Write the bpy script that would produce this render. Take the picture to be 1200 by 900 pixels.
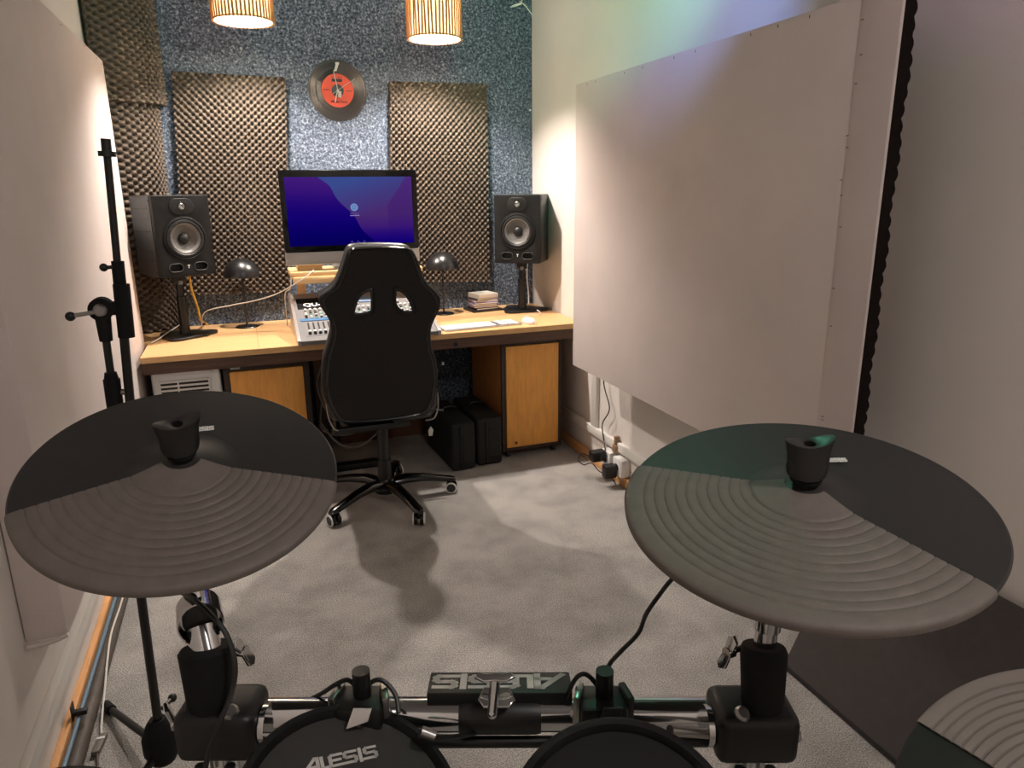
import bpy, bmesh, math, random
from mathutils import Vector, Matrix
random.seed(7)
for o in list(bpy.data.objects): bpy.data.objects.remove(o)
scene = bpy.context.scene
C = scene.collection
PI = math.pi

# ------------------------------------------------------------------ camera
EYE = Vector((0, 0, 1.42)); FPX = 842.33
YAW, PITCH, ROLL = .3508, .2665, .0107
_f = Vector((math.sin(YAW)*math.cos(PITCH), math.cos(YAW)*math.cos(PITCH), -math.sin(PITCH)))
_r0 = Vector((math.cos(YAW), -math.sin(YAW), 0)); _d0 = _f.cross(_r0)
_r = _r0*math.cos(ROLL) + _d0*math.sin(ROLL); _d = -_r0*math.sin(ROLL) + _d0*math.cos(ROLL)
cam = bpy.data.objects.new('camera', bpy.data.cameras.new('camera')); C.objects.link(cam)
cam.data.sensor_width = 36; cam.data.lens = FPX*36/1200; cam.data.clip_start = .02
mw = Matrix((( _r.x, -_d.x, -_f.x, EYE.x), (_r.y, -_d.y, -_f.y, EYE.y), (_r.z, -_d.z, -_f.z, EYE.z), (0, 0, 0, 1)))
cam.matrix_world = mw
scene.camera = cam

# ------------------------------------------------------------------ view and world
vs = scene.view_settings
vs.view_transform = 'Standard'; vs.look = 'None'; vs.gamma = 1; vs.use_curve_mapping = False
vs.exposure = 0.12
w = bpy.data.worlds.new('world'); scene.world = w; w.use_nodes = True
w.node_tree.nodes['Background'].inputs[0].default_value = (.5, .48, .46, 1)
w.node_tree.nodes['Background'].inputs[1].default_value = .02

BULB_W = 96.0          # the two pendants over the desk
FILL_W = 34.0          # added ceiling fill light behind the drummer, out of view
COOLER = (1.0, .93, .90)
WARM = (1.0, .905, .835)
LED_W = 20.0
def light(name, kind, loc, power, col, radius=.04, parent=None, aim=None, angle=60, blend=.6):
    l = bpy.data.lights.new(name, kind); l.energy = power; l.color = col; l.shadow_soft_size = radius
    o = bpy.data.objects.new(name, l); C.objects.link(o)
    if kind == 'SPOT':
        l.spot_size = math.radians(angle); l.spot_blend = blend
        o.rotation_euler = (Vector(aim)-Vector(loc)).to_track_quat('-Z', 'Y').to_euler()
    o.location = loc
    if parent is not None:
        o.parent = parent; o.matrix_parent_inverse = MW[parent.name].inverted()
    return o

# ------------------------------------------------------------------ pixel helpers (1200 x 900 frame -> points in the room)
def ray(x, y): return _r*((x-600)/FPX) + _d*((y-450)/FPX) + _f
def at(x, y, axis, val):
    d = ray(x, y); return EYE + d*((val-EYE[axis])/d[axis])
def dep(x, y, depth): return EYE + ray(x, y)*depth
def onplane(x, y, p, n):
    d = ray(x, y); return EYE + d*(Vector(n).dot(Vector(p)-EYE)/Vector(n).dot(d))

# ------------------------------------------------------------------ materials
def lin(c): return tuple(((v/255)/12.92 if v/255 <= .04045 else ((v/255+.055)/1.055)**2.4) for v in c)
MATS = {}
def mat(name, rgb, rough=.6, metal=0, noise=0, scale=20, bump=0, bscale=None, spec=.5, rgb2=None, stretch=None, detail=4, coat=0, trans=0):
    if name in MATS: return MATS[name]
    m = bpy.data.materials.new(name); m.use_nodes = True; nt = m.node_tree
    b = nt.nodes['Principled BSDF']
    c = (*lin(rgb), 1)
    b.inputs['Base Color'].default_value = c; b.inputs['Roughness'].default_value = rough
    b.inputs['Metallic'].default_value = metal; b.inputs['Specular IOR Level'].default_value = spec
    if coat: b.inputs['Coat Weight'].default_value = coat
    if trans: b.inputs['Transmission Weight'].default_value = trans
    if noise or bump or rgb2:
        tc = nt.nodes.new('ShaderNodeTexCoord'); mp = nt.nodes.new('ShaderNodeMapping')
        nt.links.new(tc.outputs['Object'], mp.inputs[0])
        if stretch: mp.inputs['Scale'].default_value = stretch
        n = nt.nodes.new('ShaderNodeTexNoise'); n.inputs['Scale'].default_value = scale; n.inputs['Detail'].default_value = detail
        nt.links.new(mp.outputs[0], n.inputs['Vector'])
        if noise or rgb2:
            r = nt.nodes.new('ShaderNodeValToRGB')
            r.color_ramp.elements[0].position = .3; r.color_ramp.elements[1].position = .7
            lo = lin(rgb2) if rgb2 else tuple(v*(1-noise) for v in c[:3])
            hi = c[:3] if rgb2 else tuple(min(1, v*(1+noise)) for v in c[:3])
            r.color_ramp.elements[0].color = (*lo, 1); r.color_ramp.elements[1].color = (*hi, 1)
            nt.links.new(n.outputs[0], r.inputs[0]); nt.links.new(r.outputs[0], b.inputs['Base Color'])
        if bump:
            n2 = n
            if bscale:
                n2 = nt.nodes.new('ShaderNodeTexNoise'); n2.inputs['Scale'].default_value = bscale; n2.inputs['Detail'].default_value = 3
                nt.links.new(mp.outputs[0], n2.inputs['Vector'])
            bp = nt.nodes.new('ShaderNodeBump'); bp.inputs['Strength'].default_value = bump; bp.inputs['Distance'].default_value = .01
            nt.links.new(n2.outputs[0], bp.inputs['Height']); nt.links.new(bp.outputs[0], b.inputs['Normal'])
    MATS[name] = m
    return m
def emit_mat(name, rgb, strength, see_through=False):
    m = bpy.data.materials.new(name); m.use_nodes = True; nt = m.node_tree; nt.nodes.clear()
    o = nt.nodes.new('ShaderNodeOutputMaterial'); e = nt.nodes.new('ShaderNodeEmission')
    e.inputs[0].default_value = (*rgb, 1); e.inputs[1].default_value = strength
    if see_through:
        t = nt.nodes.new('ShaderNodeBsdfTransparent'); a = nt.nodes.new('ShaderNodeAddShader')
        nt.links.new(t.outputs[0], a.inputs[0]); nt.links.new(e.outputs[0], a.inputs[1]); nt.links.new(a.outputs[0], o.inputs[0])
    else: nt.links.new(e.outputs[0], o.inputs[0])
    return m

def felt_material():
    m = bpy.data.materials.new('felt'); m.use_nodes = True; nt = m.node_tree; b = nt.nodes['Principled BSDF']
    b.inputs['Roughness'].default_value = .95; b.inputs['Specular IOR Level'].default_value = .1
    tc = nt.nodes.new('ShaderNodeTexCoord')
    def noise(s, d=3, rough=.6):
        n = nt.nodes.new('ShaderNodeTexNoise'); n.inputs['Scale'].default_value = s; n.inputs['Detail'].default_value = d
        n.inputs['Roughness'].default_value = rough; nt.links.new(tc.outputs['Object'], n.inputs['Vector']); return n
    a = noise(85, 4, .75); r = nt.nodes.new('ShaderNodeValToRGB'); cr = r.color_ramp
    cr.elements[0].position = .34; cr.elements[0].color = (*lin((34, 39, 48)), 1)
    cr.elements[1].position = .50; cr.elements[1].color = (*lin((86, 97, 112)), 1)
    e = cr.elements.new(.62); e.color = (*lin((136, 146, 160)), 1)
    e = cr.elements.new(.70); e.color = (*lin((208, 212, 216)), 1)
    nt.links.new(a.outputs[0], r.inputs[0])
    big = noise(3, 2); mx = nt.nodes.new('ShaderNodeMixRGB'); mx.blend_type = 'MULTIPLY'; mx.inputs[0].default_value = .45
    rr = nt.nodes.new('ShaderNodeValToRGB'); rr.color_ramp.elements[0].color = (.6, .6, .6, 1)
    nt.links.new(big.outputs[0], rr.inputs[0]); nt.links.new(r.outputs[0], mx.inputs[1]); nt.links.new(rr.outputs[0], mx.inputs[2])
    nt.links.new(mx.outputs[0], b.inputs['Base Color'])
    bp = nt.nodes.new('ShaderNodeBump'); bp.inputs['Strength'].default_value = .5; bp.inputs['Distance'].default_value = .01
    nt.links.new(a.outputs[0], bp.inputs['Height']); nt.links.new(bp.outputs[0], b.inputs['Normal'])
    return m
def carpet_material():
    m = bpy.data.materials.new('carpet'); m.use_nodes = True; nt = m.node_tree; b = nt.nodes['Principled BSDF']
    b.inputs['Roughness'].default_value = 1; b.inputs['Specular IOR Level'].default_value = .05
    tc = nt.nodes.new('ShaderNodeTexCoord')
    def noise(s, d, ro=.5):
        n = nt.nodes.new('ShaderNodeTexNoise'); n.inputs['Scale'].default_value = s; n.inputs['Detail'].default_value = d
        n.inputs['Roughness'].default_value = ro; nt.links.new(tc.outputs['Object'], n.inputs['Vector']); return n
    fine = noise(260, 3, .7); r = nt.nodes.new('ShaderNodeValToRGB')
    r.color_ramp.elements[0].position = .32; r.color_ramp.elements[0].color = (*lin((104, 100, 96)), 1)
    r.color_ramp.elements[1].position = .66; r.color_ramp.elements[1].color = (*lin((222, 217, 210)), 1)
    nt.links.new(fine.outputs[0], r.inputs[0])
    big = noise(5, 4, .6); r2 = nt.nodes.new('ShaderNodeValToRGB')
    r2.color_ramp.elements[0].position = .35; r2.color_ramp.elements[0].color = (.74, .74, .74, 1)
    r2.color_ramp.elements[1].position = .6; r2.color_ramp.elements[1].color = (1, 1, 1, 1)
    nt.links.new(big.outputs[0], r2.inputs[0])
    mx = nt.nodes.new('ShaderNodeMixRGB'); mx.blend_type = 'MULTIPLY'; mx.inputs[0].default_value = 1
    nt.links.new(r.outputs[0], mx.inputs[1]); nt.links.new(r2.outputs[0], mx.inputs[2]); nt.links.new(mx.outputs[0], b.inputs['Base Color'])
    bp = nt.nodes.new('ShaderNodeBump'); bp.inputs['Strength'].default_value = .6; bp.inputs['Distance'].default_value = .008
    nt.links.new(fine.outputs[0], bp.inputs['Height']); nt.links.new(bp.outputs[0], b.inputs['Normal'])
    return m

FELT = felt_material(); CARPET = carpet_material()
WALL = mat('painted_wall', (226, 219, 212), .75, noise=.03, scale=3, bump=.05, bscale=60)
FABRIC = mat('panel_fabric', (216, 204, 198), .9, noise=.03, scale=5, bump=.12, bscale=220, spec=.2)
FABRIC2 = mat('panel_fabric_strip', (203, 191, 186), .9, noise=.03, scale=5, bump=.12, bscale=220, spec=.2)
FOAM = mat('acoustic_foam', (98, 88, 79), .95, noise=.06, scale=90, spec=.1)
FOAMD = mat('dark_foam', (30, 24, 22), .95, noise=.2, scale=60, spec=.1)
DESKTOP = mat('desk_top_wood', (228, 182, 128), .45, noise=.10, scale=9, stretch=(.6, 12, 12), spec=.4)
PLYEDGE = mat('plywood_edge', (214, 172, 118), .6, noise=.2, scale=20, stretch=(1, 1, 30))
BEAM = mat('dark_stained_beam', (82, 58, 42), .6, noise=.3, scale=9, stretch=(.7, 10, 10))
DOORW = mat('orange_door_wood', (232, 164, 78), .5, noise=.10, scale=12, stretch=(6, 6, .8))
SIDEW = mat('cabinet_side_wood', (178, 118, 60), .55, noise=.12, scale=12, stretch=(6, 6, .8))
FRAMEW = mat('dark_cabinet_frame', (52, 36, 28), .6, noise=.2, scale=20)
PINE = mat('pine_skirting', (216, 160, 104), .55, noise=.14, scale=10, stretch=(8, .6, 8))
RISER = mat('riser_pine', (232, 194, 140), .55, noise=.08, scale=10, stretch=(.6, 8, 8))
WHITE = mat('white_plastic', (232, 230, 226), .35)
CREAM = mat('trunking_white', (226, 222, 215), .5)
BLACK = mat('black_plastic', (20, 19, 19), .45)
BLACKM = mat('black_metal', (18, 17, 17), .38, spec=.5)
BLACKG = mat('gloss_black', (10, 10, 11), .14, spec=.6)
BLACKSAT = mat('satin_black_lamp', (26, 25, 25), .3, spec=.7)
RUBBERB = mat('matte_black_rubber', (16, 15, 15), .75, spec=.3)
CHROME = mat('chrome', (214, 214, 214), .12, 1)
STEEL = mat('brushed_steel', (170, 168, 165), .3, 1)
SPKBLK = mat('speaker_vinyl', (17, 16, 16), .55, spec=.3, noise=.15, scale=200, bump=.06, bscale=400)
SPKSIDE = mat('speaker_side_vinyl', (50, 50, 52), .42, noise=.12, scale=200)
CONE = mat('speaker_cone', (98, 95, 92), .42, noise=.05, scale=90)
SURR = mat('speaker_surround', (22, 21, 21), .5)
CHAIRF = mat('chair_fabric', (40, 38, 37), .85, noise=.25, scale=260, bump=.15, bscale=420, spec=.25)
CHAIRL = mat('chair_leatherette', (26, 25, 25), .38, bump=.05, bscale=180)
ALU = mat('aluminium', (208, 204, 200), .32, .85)
CYMR = mat('cymbal_rubber', (104, 96, 90), .6, noise=.08, scale=60, bump=.05, bscale=300, spec=.5)
CYMP = mat('cymbal_plastic', (38, 36, 35), .45, noise=.08, scale=60, spec=.45)
MESHHD = mat('drum_head', (50, 47, 45), .8, noise=.06, scale=400, bump=.1, bscale=900)
LOGO = mat('logo_print', (196, 190, 186), .6)
LOGOW = mat('logo_print_white', (240, 238, 234), .5)
CASE = mat('case_fabric', (22, 21, 21), .8, bump=.1, bscale=300)
BOARD = mat('dark_board', (68, 63, 61), .7, noise=.06, scale=40, spec=.3)
HOSE = mat('grey_hose', (78, 70, 63), .6, noise=.12, scale=30)
BLUEC = mat('blue_cable', (92, 122, 142), .5)
WHITEC = mat('white_cable', (214, 208, 198), .5)
YELC = mat('yellow_cable', (206, 160, 62), .6)
BROWN = mat('brown_board', (96, 62, 40), .7, noise=.15, scale=12)
CEIL = mat('ceiling_paint', (130, 128, 126), .85)
BAMBOO = mat('bamboo_slat', (176, 122, 64), .6, noise=.2, scale=30, stretch=(4, 4, .5))
VINYL = mat('vinyl_record', (28, 26, 25), .34, spec=.6)
LABELR = mat('record_label', (206, 82, 62), .6)
SILVER = mat('silver_hand', (200, 194, 190), .45, .2)
MIXG = mat('mixer_grey', (122, 120, 119), .45)
MIXD = mat('mixer_dark', (22, 21, 22), .85, spec=.15)
MIXB = mat('mixer_blue_strip', (72, 116, 156), .4)
PANEL_IN = mat('mixer_panel', (128, 126, 125), .5)

# ------------------------------------------------------------------ mesh builder
MW = {}
class MB:
    def __init__(s): s.bm = bmesh.new()
    def _mat(s, vs, M):
        if M is not None: bmesh.ops.transform(s.bm, matrix=M, verts=vs)
    def box(s, lo, hi, bev=0, seg=2, M=None):
        b = bmesh.new(); bmesh.ops.create_cube(b, size=1)
        lo, hi = Vector(lo), Vector(hi); c = (lo+hi)/2; d = hi-lo
        for v in b.verts: v.co = Vector((v.co.x*d.x, v.co.y*d.y, v.co.z*d.z))+c
        if bev: bmesh.ops.bevel(b, geom=b.edges[:], offset=bev, segments=seg, affect='EDGES', profile=.5)
        return s.merge(b, M)
    def merge(s, b, M=None):
        if M is not None: bmesh.ops.transform(b, matrix=M, verts=b.verts[:])
        mp = [s.bm.verts.new(v.co) for v in b.verts]; b.verts.index_update()
        for f in b.faces:
            try: s.bm.faces.new([mp[v.index] for v in f.verts])
            except ValueError: pass
        b.free(); return s
    def raw(s, vs, fs):
        m = [s.bm.verts.new(v) for v in vs]
        for f in fs:
            try: s.bm.faces.new([m[i] for i in f])
            except ValueError: pass
        return s
    def rings(s, rings, cap0=True, cap1=True, close=True):
        n = len(rings[0]); vs = [[s.bm.verts.new(p) for p in r] for r in rings]
        for a, b in zip(vs, vs[1:]):
            for i in range(n if close else n-1):
                j = (i+1) % n
                try: s.bm.faces.new((a[i], a[j], b[j], b[i]))
                except ValueError: pass
        if cap0 and n > 2: s.bm.faces.new(vs[0][::-1])
        if cap1 and n > 2: s.bm.faces.new(vs[-1])
        return s
    def tube(s, pts, r, n=10, caps=True):
        pts = [Vector(p) for p in pts]; rs = r if isinstance(r, (list, tuple)) else [r]*len(pts)
        ups = None; R = []
        for i, p in enumerate(pts):
            t = (pts[min(i+1, len(pts)-1)]-pts[max(i-1, 0)])
            t = t.normalized() if t.length > 1e-9 else Vector((0, 0, 1))
            if ups is None: ups = Vector((0, 0, 1)) if abs(t.z) < .9 else Vector((1, 0, 0))
            u = (ups - t*ups.dot(t)); u = u.normalized() if u.length > 1e-6 else t.orthogonal().normalized()
            v = t.cross(u); ups = u
            R.append([p+(u*math.cos(a)+v*math.sin(a))*rs[i] for a in (2*PI*k/n for k in range(n))])
        return s.rings(R, caps, caps)
    def cyl(s, a, b, r, r2=None, n=20):
        return s.tube([a, b], [r, r if r2 is None else r2], n)
    def lathe(s, prof, o=(0, 0, 0), axis=(0, 0, 1), n=32, caps=True):
        o = Vector(o); ax = Vector(axis).normalized(); u = ax.orthogonal().normalized(); v = ax.cross(u)
        R = [[o+ax*h+(u*math.cos(2*PI*k/n)+v*math.sin(2*PI*k/n))*max(r, 1e-5) for k in range(n)] for r, h in prof]
        return s.rings(R, caps, caps)
    def ball(s, c, rx, ry=None, rz=None, n=14, M=None):
        ry = rx if ry is None else ry; rz = rx if rz is None else rz
        b = bmesh.new(); bmesh.ops.create_uvsphere(b, u_segments=n, v_segments=max(6, n//2), radius=1)
        for v in b.verts: v.co = Vector((v.co.x*rx, v.co.y*ry, v.co.z*rz))
        if M is not None: bmesh.ops.transform(b, matrix=M, verts=b.verts[:])
        for v in b.verts: v.co += Vector(c)
        return s.merge(b)
    def prism(s, poly, p0, u, v, nrm, t):
        p0, u, v, nrm = Vector(p0), Vector(u), Vector(v), Vector(nrm)
        a = [p0+u*x+v*y for x, y in poly]; return s.rings([a, [p+nrm*t for p in a]])
    def strokes(s, lines, o, u, v, nrm, wd, t=.0006):
        o, u, v, nrm = Vector(o), Vector(u), Vector(v), Vector(nrm)
        for L in lines:
            for (x0, y0), (x1, y1) in zip(L, L[1:]):
                dx, dy = x1-x0, y1-y0; l = math.hypot(dx, dy)
                if l < 1e-6: continue
                dx /= l; dy /= l; h = wd/2
                q = [(x0-dx*h-dy*h, y0-dy*h+dx*h), (x0-dx*h+dy*h, y0-dy*h-dx*h), (x1+dx*h+dy*h, y1+dy*h-dx*h), (x1+dx*h-dy*h, y1+dy*h+dx*h)]
                a = [o+u*x+v*y for x, y in q]; s.rings([a, [p+nrm*t for p in a]])
        return s
    def mesh(s, name, m, smooth=True, angle=35):
        bmesh.ops.recalc_face_normals(s.bm, faces=s.bm.faces[:])
        me = bpy.data.meshes.new(name); s.bm.to_mesh(me); s.bm.free()
        me.materials.append(m)
        if smooth:
            for p in me.polygons: p.use_smooth = True
            try: me.set_sharp_from_angle(angle=math.radians(angle))
            except Exception: pass
        return me
    def build(s, name, m, parent=None, smooth=True, world=True, angle=35):
        me = s.mesh(name, m, smooth, angle); return link(name, me, parent, world)
def link(name, me, parent=None, world=True):
    o = bpy.data.objects.new(name, me); C.objects.link(o)
    if parent is not None:
        if world: me.transform(MW[parent.name].inverted())
        o.parent = parent; MW[o.name] = MW[parent.name].copy()
    else: MW[o.name] = Matrix.Identity(4)
    return o
def share(name, me, parent, M):
    """another copy of a mesh given in thing-local space, placed by local matrix M"""
    o = bpy.data.objects.new(name, me); C.objects.link(o); o.parent = parent; o.matrix_local = M
    MW[o.name] = MW[parent.name] @ M; return o
def tag(o, label, cat, group=None):
    o['label'] = label; o['category'] = cat
    if group: o['group'] = group
    return o
def thing(name, label, cat, loc=(0, 0, 0), rz=0, group=None):
    o = bpy.data.objects.new(name, None); C.objects.link(o); o.empty_display_size = .05
    o.location = loc; o.rotation_euler = (0, 0, rz)
    MW[o.name] = Matrix.Translation(Vector(loc)) @ Matrix.Rotation(rz, 4, 'Z')
    return tag(o, label, cat, group)
def struct(o): o['kind'] = 'structure'; return o
def origin(o, p):
    """move a world-space mesh object's origin to p (its base)"""
    p = Vector(p); o.data.transform(Matrix.Translation(-p)); o.location = p; MW[o.name] = Matrix.Translation(p); return o
def smoothpts(pts, k=6):
    pts = [Vector(p) for p in pts]; out = []
    for i in range(len(pts)-1):
        a = pts[max(i-1, 0)]; b = pts[i]; c = pts[i+1]; d = pts[min(i+2, len(pts)-1)]
        for j in range(k):
            t = j/k
            out.append(.5*((2*b)+(c-a)*t+(2*a-5*b+4*c-d)*t*t+(3*b-a-3*c+d)*t**3))
    out.append(pts[-1]); return out
def cable(name, pts, r, m, parent=None, n=7, k=6): return MB().tube(smoothpts(pts, k), r, n).build(name, m, parent)
def plate(outlines, thick, bev, M, res=3):
    """flat shape with holes, rounded edges: list of closed 2D outlines -> mesh (as bmesh), placed by M"""
    cu = bpy.data.curves.new('tmp', 'CURVE'); cu.dimensions = '2D'; cu.fill_mode = 'BOTH'
    cu.extrude = max(thick/2-bev, 0); cu.bevel_depth = bev; cu.bevel_resolution = res; cu.offset = -bev
    for pts in outlines:
        sp = cu.splines.new('POLY'); sp.points.add(len(pts)-1); sp.use_cyclic_u = True
        for q, (x, y) in zip(sp.points, pts): q.co = (x, y, 0, 1)
    o = bpy.data.objects.new('tmp', cu); C.objects.link(o)
    bpy.context.view_layer.update()
    me = bpy.data.meshes.new_from_object(o.evaluated_get(bpy.context.evaluated_depsgraph_get()))
    bpy.data.objects.remove(o); bpy.data.curves.remove(cu)
    b = bmesh.new(); b.from_mesh(me); bpy.data.meshes.remove(me)
    bmesh.ops.remove_doubles(b, verts=b.verts[:], dist=1e-5)
    bmesh.ops.transform(b, matrix=M, verts=b.verts[:])
    return b
def text_bm(txt, size, M, ext=.0004, off=0):
    cu = bpy.data.curves.new('tmp', 'FONT'); cu.body = txt; cu.size = size; cu.align_x = 'CENTER'; cu.align_y = 'CENTER'; cu.extrude = ext; cu.offset = off
    o = bpy.data.objects.new('tmp', cu); C.objects.link(o); bpy.context.view_layer.update()
    me = bpy.data.meshes.new_from_object(o.evaluated_get(bpy.context.evaluated_depsgraph_get()))
    bpy.data.objects.remove(o); bpy.data.curves.remove(cu)
    b = bmesh.new(); b.from_mesh(me); bpy.data.meshes.remove(me); bmesh.ops.transform(b, matrix=M, verts=b.verts[:]); return b
def frame(o, x, y, z=None):
    x, y = Vector(x).normalized(), Vector(y).normalized(); z = x.cross(y) if z is None else Vector(z)
    return Matrix(((x.x, y.x, z.x, o[0]), (x.y, y.y, z.y, o[1]), (x.z, y.z, z.z, o[2]), (0, 0, 0, 1)))
def rounded(wd, ht, r, n=5):
    out = []
    for cx, cy, a0 in ((wd/2-r, ht/2-r, 0), (-wd/2+r, ht/2-r, 90), (-wd/2+r, -ht/2+r, 180), (wd/2-r, -ht/2+r, 270)):
        for k in range(n+1):
            a = math.radians(a0+90*k/n); out.append((cx+r*math.cos(a), cy+r*math.sin(a)))
    return out

# ================================================================== the room
XL, XR, YB, YF, ZC = -.575, 1.65, 4.12, -1.5, 2.62
struct(MB().box((XL-.1, YF-.1, -.06), (XR+.1, YB+.1, 0)).build('floor', CARPET, smooth=False))
struct(MB().box((XL-.1, YF-.1, ZC), (XR+.1, YB+.1, ZC+.06)).build('ceiling', CEIL, smooth=False))
struct(MB().box((XL-.1, YF-.1, 0), (XL, YB+.1, ZC)).build('wall_left', WALL, smooth=False))
struct(MB().box((XR, YF-.1, 0), (XR+.1, YB+.1, ZC)).build('wall_right', WALL, smooth=False))
struct(MB().box((XL, YB, 0), (XR, YB+.1, ZC)).build('wall_back', FELT, smooth=False))
struct(MB().box((XL, YF-.1, 0), (XR, YF, ZC)).build('wall_front', WALL, smooth=False))
# skirtings, trunking
b = MB(); b.box((XR-.024, YF, 0), (XR, YB-.02, .052), .004); struct(b.build('baseboard_right', PINE))
b = MB(); b.box((XL, YF, 0), (XL+.02, YB-.02, .062), .004); struct(b.build('baseboard_left', PINE))
b = MB(); b.box((XR-.022, YF, .160), (XR, YB-.02, .205), .003); struct(b.build('trim_1', CREAM))
b = MB(); b.box((XL, YF, .165), (XL+.022, YB-.02, .212), .003); struct(b.build('trim_2', CREAM))
b = MB(); b.box((XR-.02, 3.195, .205), (XR, 3.25, 1.6), .003); struct(b.build('trim_3', CREAM))

# ================================================================== egg-crate foam
def foam_mesh(fn, Lu, Lv, pitch=.034, amp=.013, spp=6, base=.036, phase=(0, 0)):
    nu = max(2, int(Lu/pitch*spp)); nv = max(2, int(Lv/pitch*spp)); b = MB()
    P = []; Q = []
    for j in range(nv+1):
        for i in range(nu+1):
            u, v = i/nu, j/nv; p, n = fn(u, v)
            c = math.cos(2*PI*(u*Lu/pitch+phase[0]))*math.cos(2*PI*(v*Lv/pitch+phase[1]))
            c = c if c > 0 else c*1.9
            P.append(p+n*(base+amp*c)); Q.append(p)
    W = nu+1; F = [(j*W+i, j*W+i+1, (j+1)*W+i+1, (j+1)*W+i) for j in range(nv) for i in range(nu)]
    edge = [i for i in range(W)]+[j*W+nu for j in range(1, nv+1)]+[nv*W+i for i in range(nu-1, -1, -1)]+[j*W for j in range(nv-1, 0, -1)]
    V = P+[Q[e] for e in edge]; k = len(P)
    for a in range(len(edge)):
        c = (a+1) % len(edge); F.append((edge[a], k+a, k+c, edge[c]))
    F.append([k+a for a in range(len(edge))][::-1])
    b.raw(V, F); return b
def flat_foam(name, TL, TR, BR, BL, label, group):
    c = [Vector((x, YB-.001, z)) for x, z in (BL, BR, TR, TL)]
    def fn(u, v): return (c[0]*(1-u)+c[1]*u)*(1-v)+(c[3]*(1-u)+c[2]*u)*v, Vector((0, -1, 0))
    o = foam_mesh(fn, abs(BR[0]-BL[0]), abs(TL[1]-BL[1])).build(name, FOAM, angle=80)
    origin(o, ((BL[0]+BR[0])/2, YB, BL[1])); return tag(o, label, 'foam panel', group)
G = 'egg-crate foam sheets'
flat_foam('acoustic_foam', (-.239, 1.981), (.289, 1.971), (.215, .889), (-.31, .90), 'brown egg-crate foam sheet on felt wall between corner foam and computer', G)
flat_foam('acoustic_foam', (.82, 1.974), (1.365, 1.981), (1.36, .881), (.776, .912), 'brown egg-crate foam sheet on felt wall behind the desk lamp and disc cases', G)
prof = smoothpts([(-.325, 4.115, 0), (-.328, 4.085, 0), (-.37, 4.05, 0), (-.46, 4.0, 0), (-.572, 3.955, 0)], 10)
def bowed(z0, z1, push, lean):
    def fn(u, v):
        t = (1-u)*(len(prof)-1); i = min(int(t), len(prof)-2); p = prof[i].lerp(prof[i+1], t-i)
        d = (prof[i+1]-prof[i]).normalized(); n = Vector((-d.y, d.x, 0))
        n = n if n.y < 0 else -n
        s = -.05*(1-(z0+(z1-z0)*v-.74)/1.6)*u*lean
        return Vector((p.x+s, p.y, z0+(z1-z0)*v))+n*(push-.03), n
    return fn
o = foam_mesh(bowed(.737, 1.845, .012, 1), .32, 1.10).build('corner_foam', FOAM, angle=80); origin(o, (-.42, 3.95, .737))
tag(o, 'lower bowed egg-crate foam sheet in the room corner behind the speaker', 'foam panel', 'bowed corner foam sheets')
o = foam_mesh(bowed(1.825, 2.60, .034, 0), .32, .775).build('corner_foam', FOAM, angle=80); origin(o, (-.42, 3.95, 1.825))
tag(o, 'upper bowed egg-crate foam sheet in the room corner near the ceiling', 'foam panel', 'bowed corner foam sheets')

# ================================================================== wall panels
t = thing('sound_absorber', 'large white fabric panel with dark foam edge hung on the wall over the socket', 'panel', (1.52, 2.2, .594))
X0, Y0, Y1, Z0, Z1 = 1.433, 1.355, 3.062, .594, 1.851
MB().box((X0, Y0, Z0), (X0+.008, Y1, Z1), .002).build('board', FABRIC, t)
MB().box((X0-.0025, Y0, Z0), (X0, Y0+.118, Z1), .0008).build('fabric_strip', FABRIC2, t)
b = MB(); nz = 150
ring = []
for k in range(nz+1):
    z = Z0+(Z1-Z0)*k/nz; wv = .008*abs(math.sin(PI*(z-Z0)/.036))+.003*math.sin(z*31)
    x1 = X0+.040+wv
    ring.append([Vector((X0+.0085, Y0+.001, z)), Vector((x1, Y0+.001, z)), Vector((x1, Y1-.004, z)), Vector((X0+.0085, Y1-.004, z))])
b.rings(ring); b.build('foam_backing', FOAMD, t)
for y in (1.6, 2.8): MB().box((X0+.056, y, Z0+.25), (XR, y+.05, Z1-.2)).build('batten', PINE, t)
st = MB().box((-.0012, -.0035, -.001), (0, .0035, .001)).mesh('staple', mat('staple_dark', (60, 50, 46), .5), False)
for px, py in ((1011, 23), (1009, 64), (1003, 98), (993, 159), (993, 173), (986, 211), (986, 229), (985, 266), (977, 338), (974, 382), (964, 488), (964, 492)):
    p = at(px, py, 0, X0-.0026); share('staple', st, t, MW[t.name].inverted() @ Matrix.Translation(p))
for px in (688, 698, 732, 753, 790, 815, 880, 912, 949):
    p = at(px, 104-.315*(px-675), 0, X0); share('staple', st, t, MW[t.name].inverted() @ Matrix.Translation((X0, p.y, Z1-.012)) @ Matrix.Rotation(PI/2, 4, 'X'))

t = thing('sound_absorber', 'deep white fabric panel on the wall behind the microphone stand', 'panel', (-.53, 2.75, .40))
b = MB(); b.box((XL+.002, 1.775, .40), (-.484, 3.729, 1.963), .006); b.build('panel_body', FABRIC, t)
b = MB(); b.tube(smoothpts([(-.484, 1.772, .405), (-.51, 1.768, .398), (-.54, 1.766, .394), (XL+.004, 1.768, .392)], 4), .006, 8); b.build('fabric_fold', FABRIC, t)
for y, z in ((2.9, 1.945), (3.3, 1.948), (3.55, 1.944), (3.68, 1.942)): MB().box((-.4845, y, z), (-.483, y+.012, z+.002)).build('staple', mat('staple_dark', (60, 50, 46), .5), t)

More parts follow.
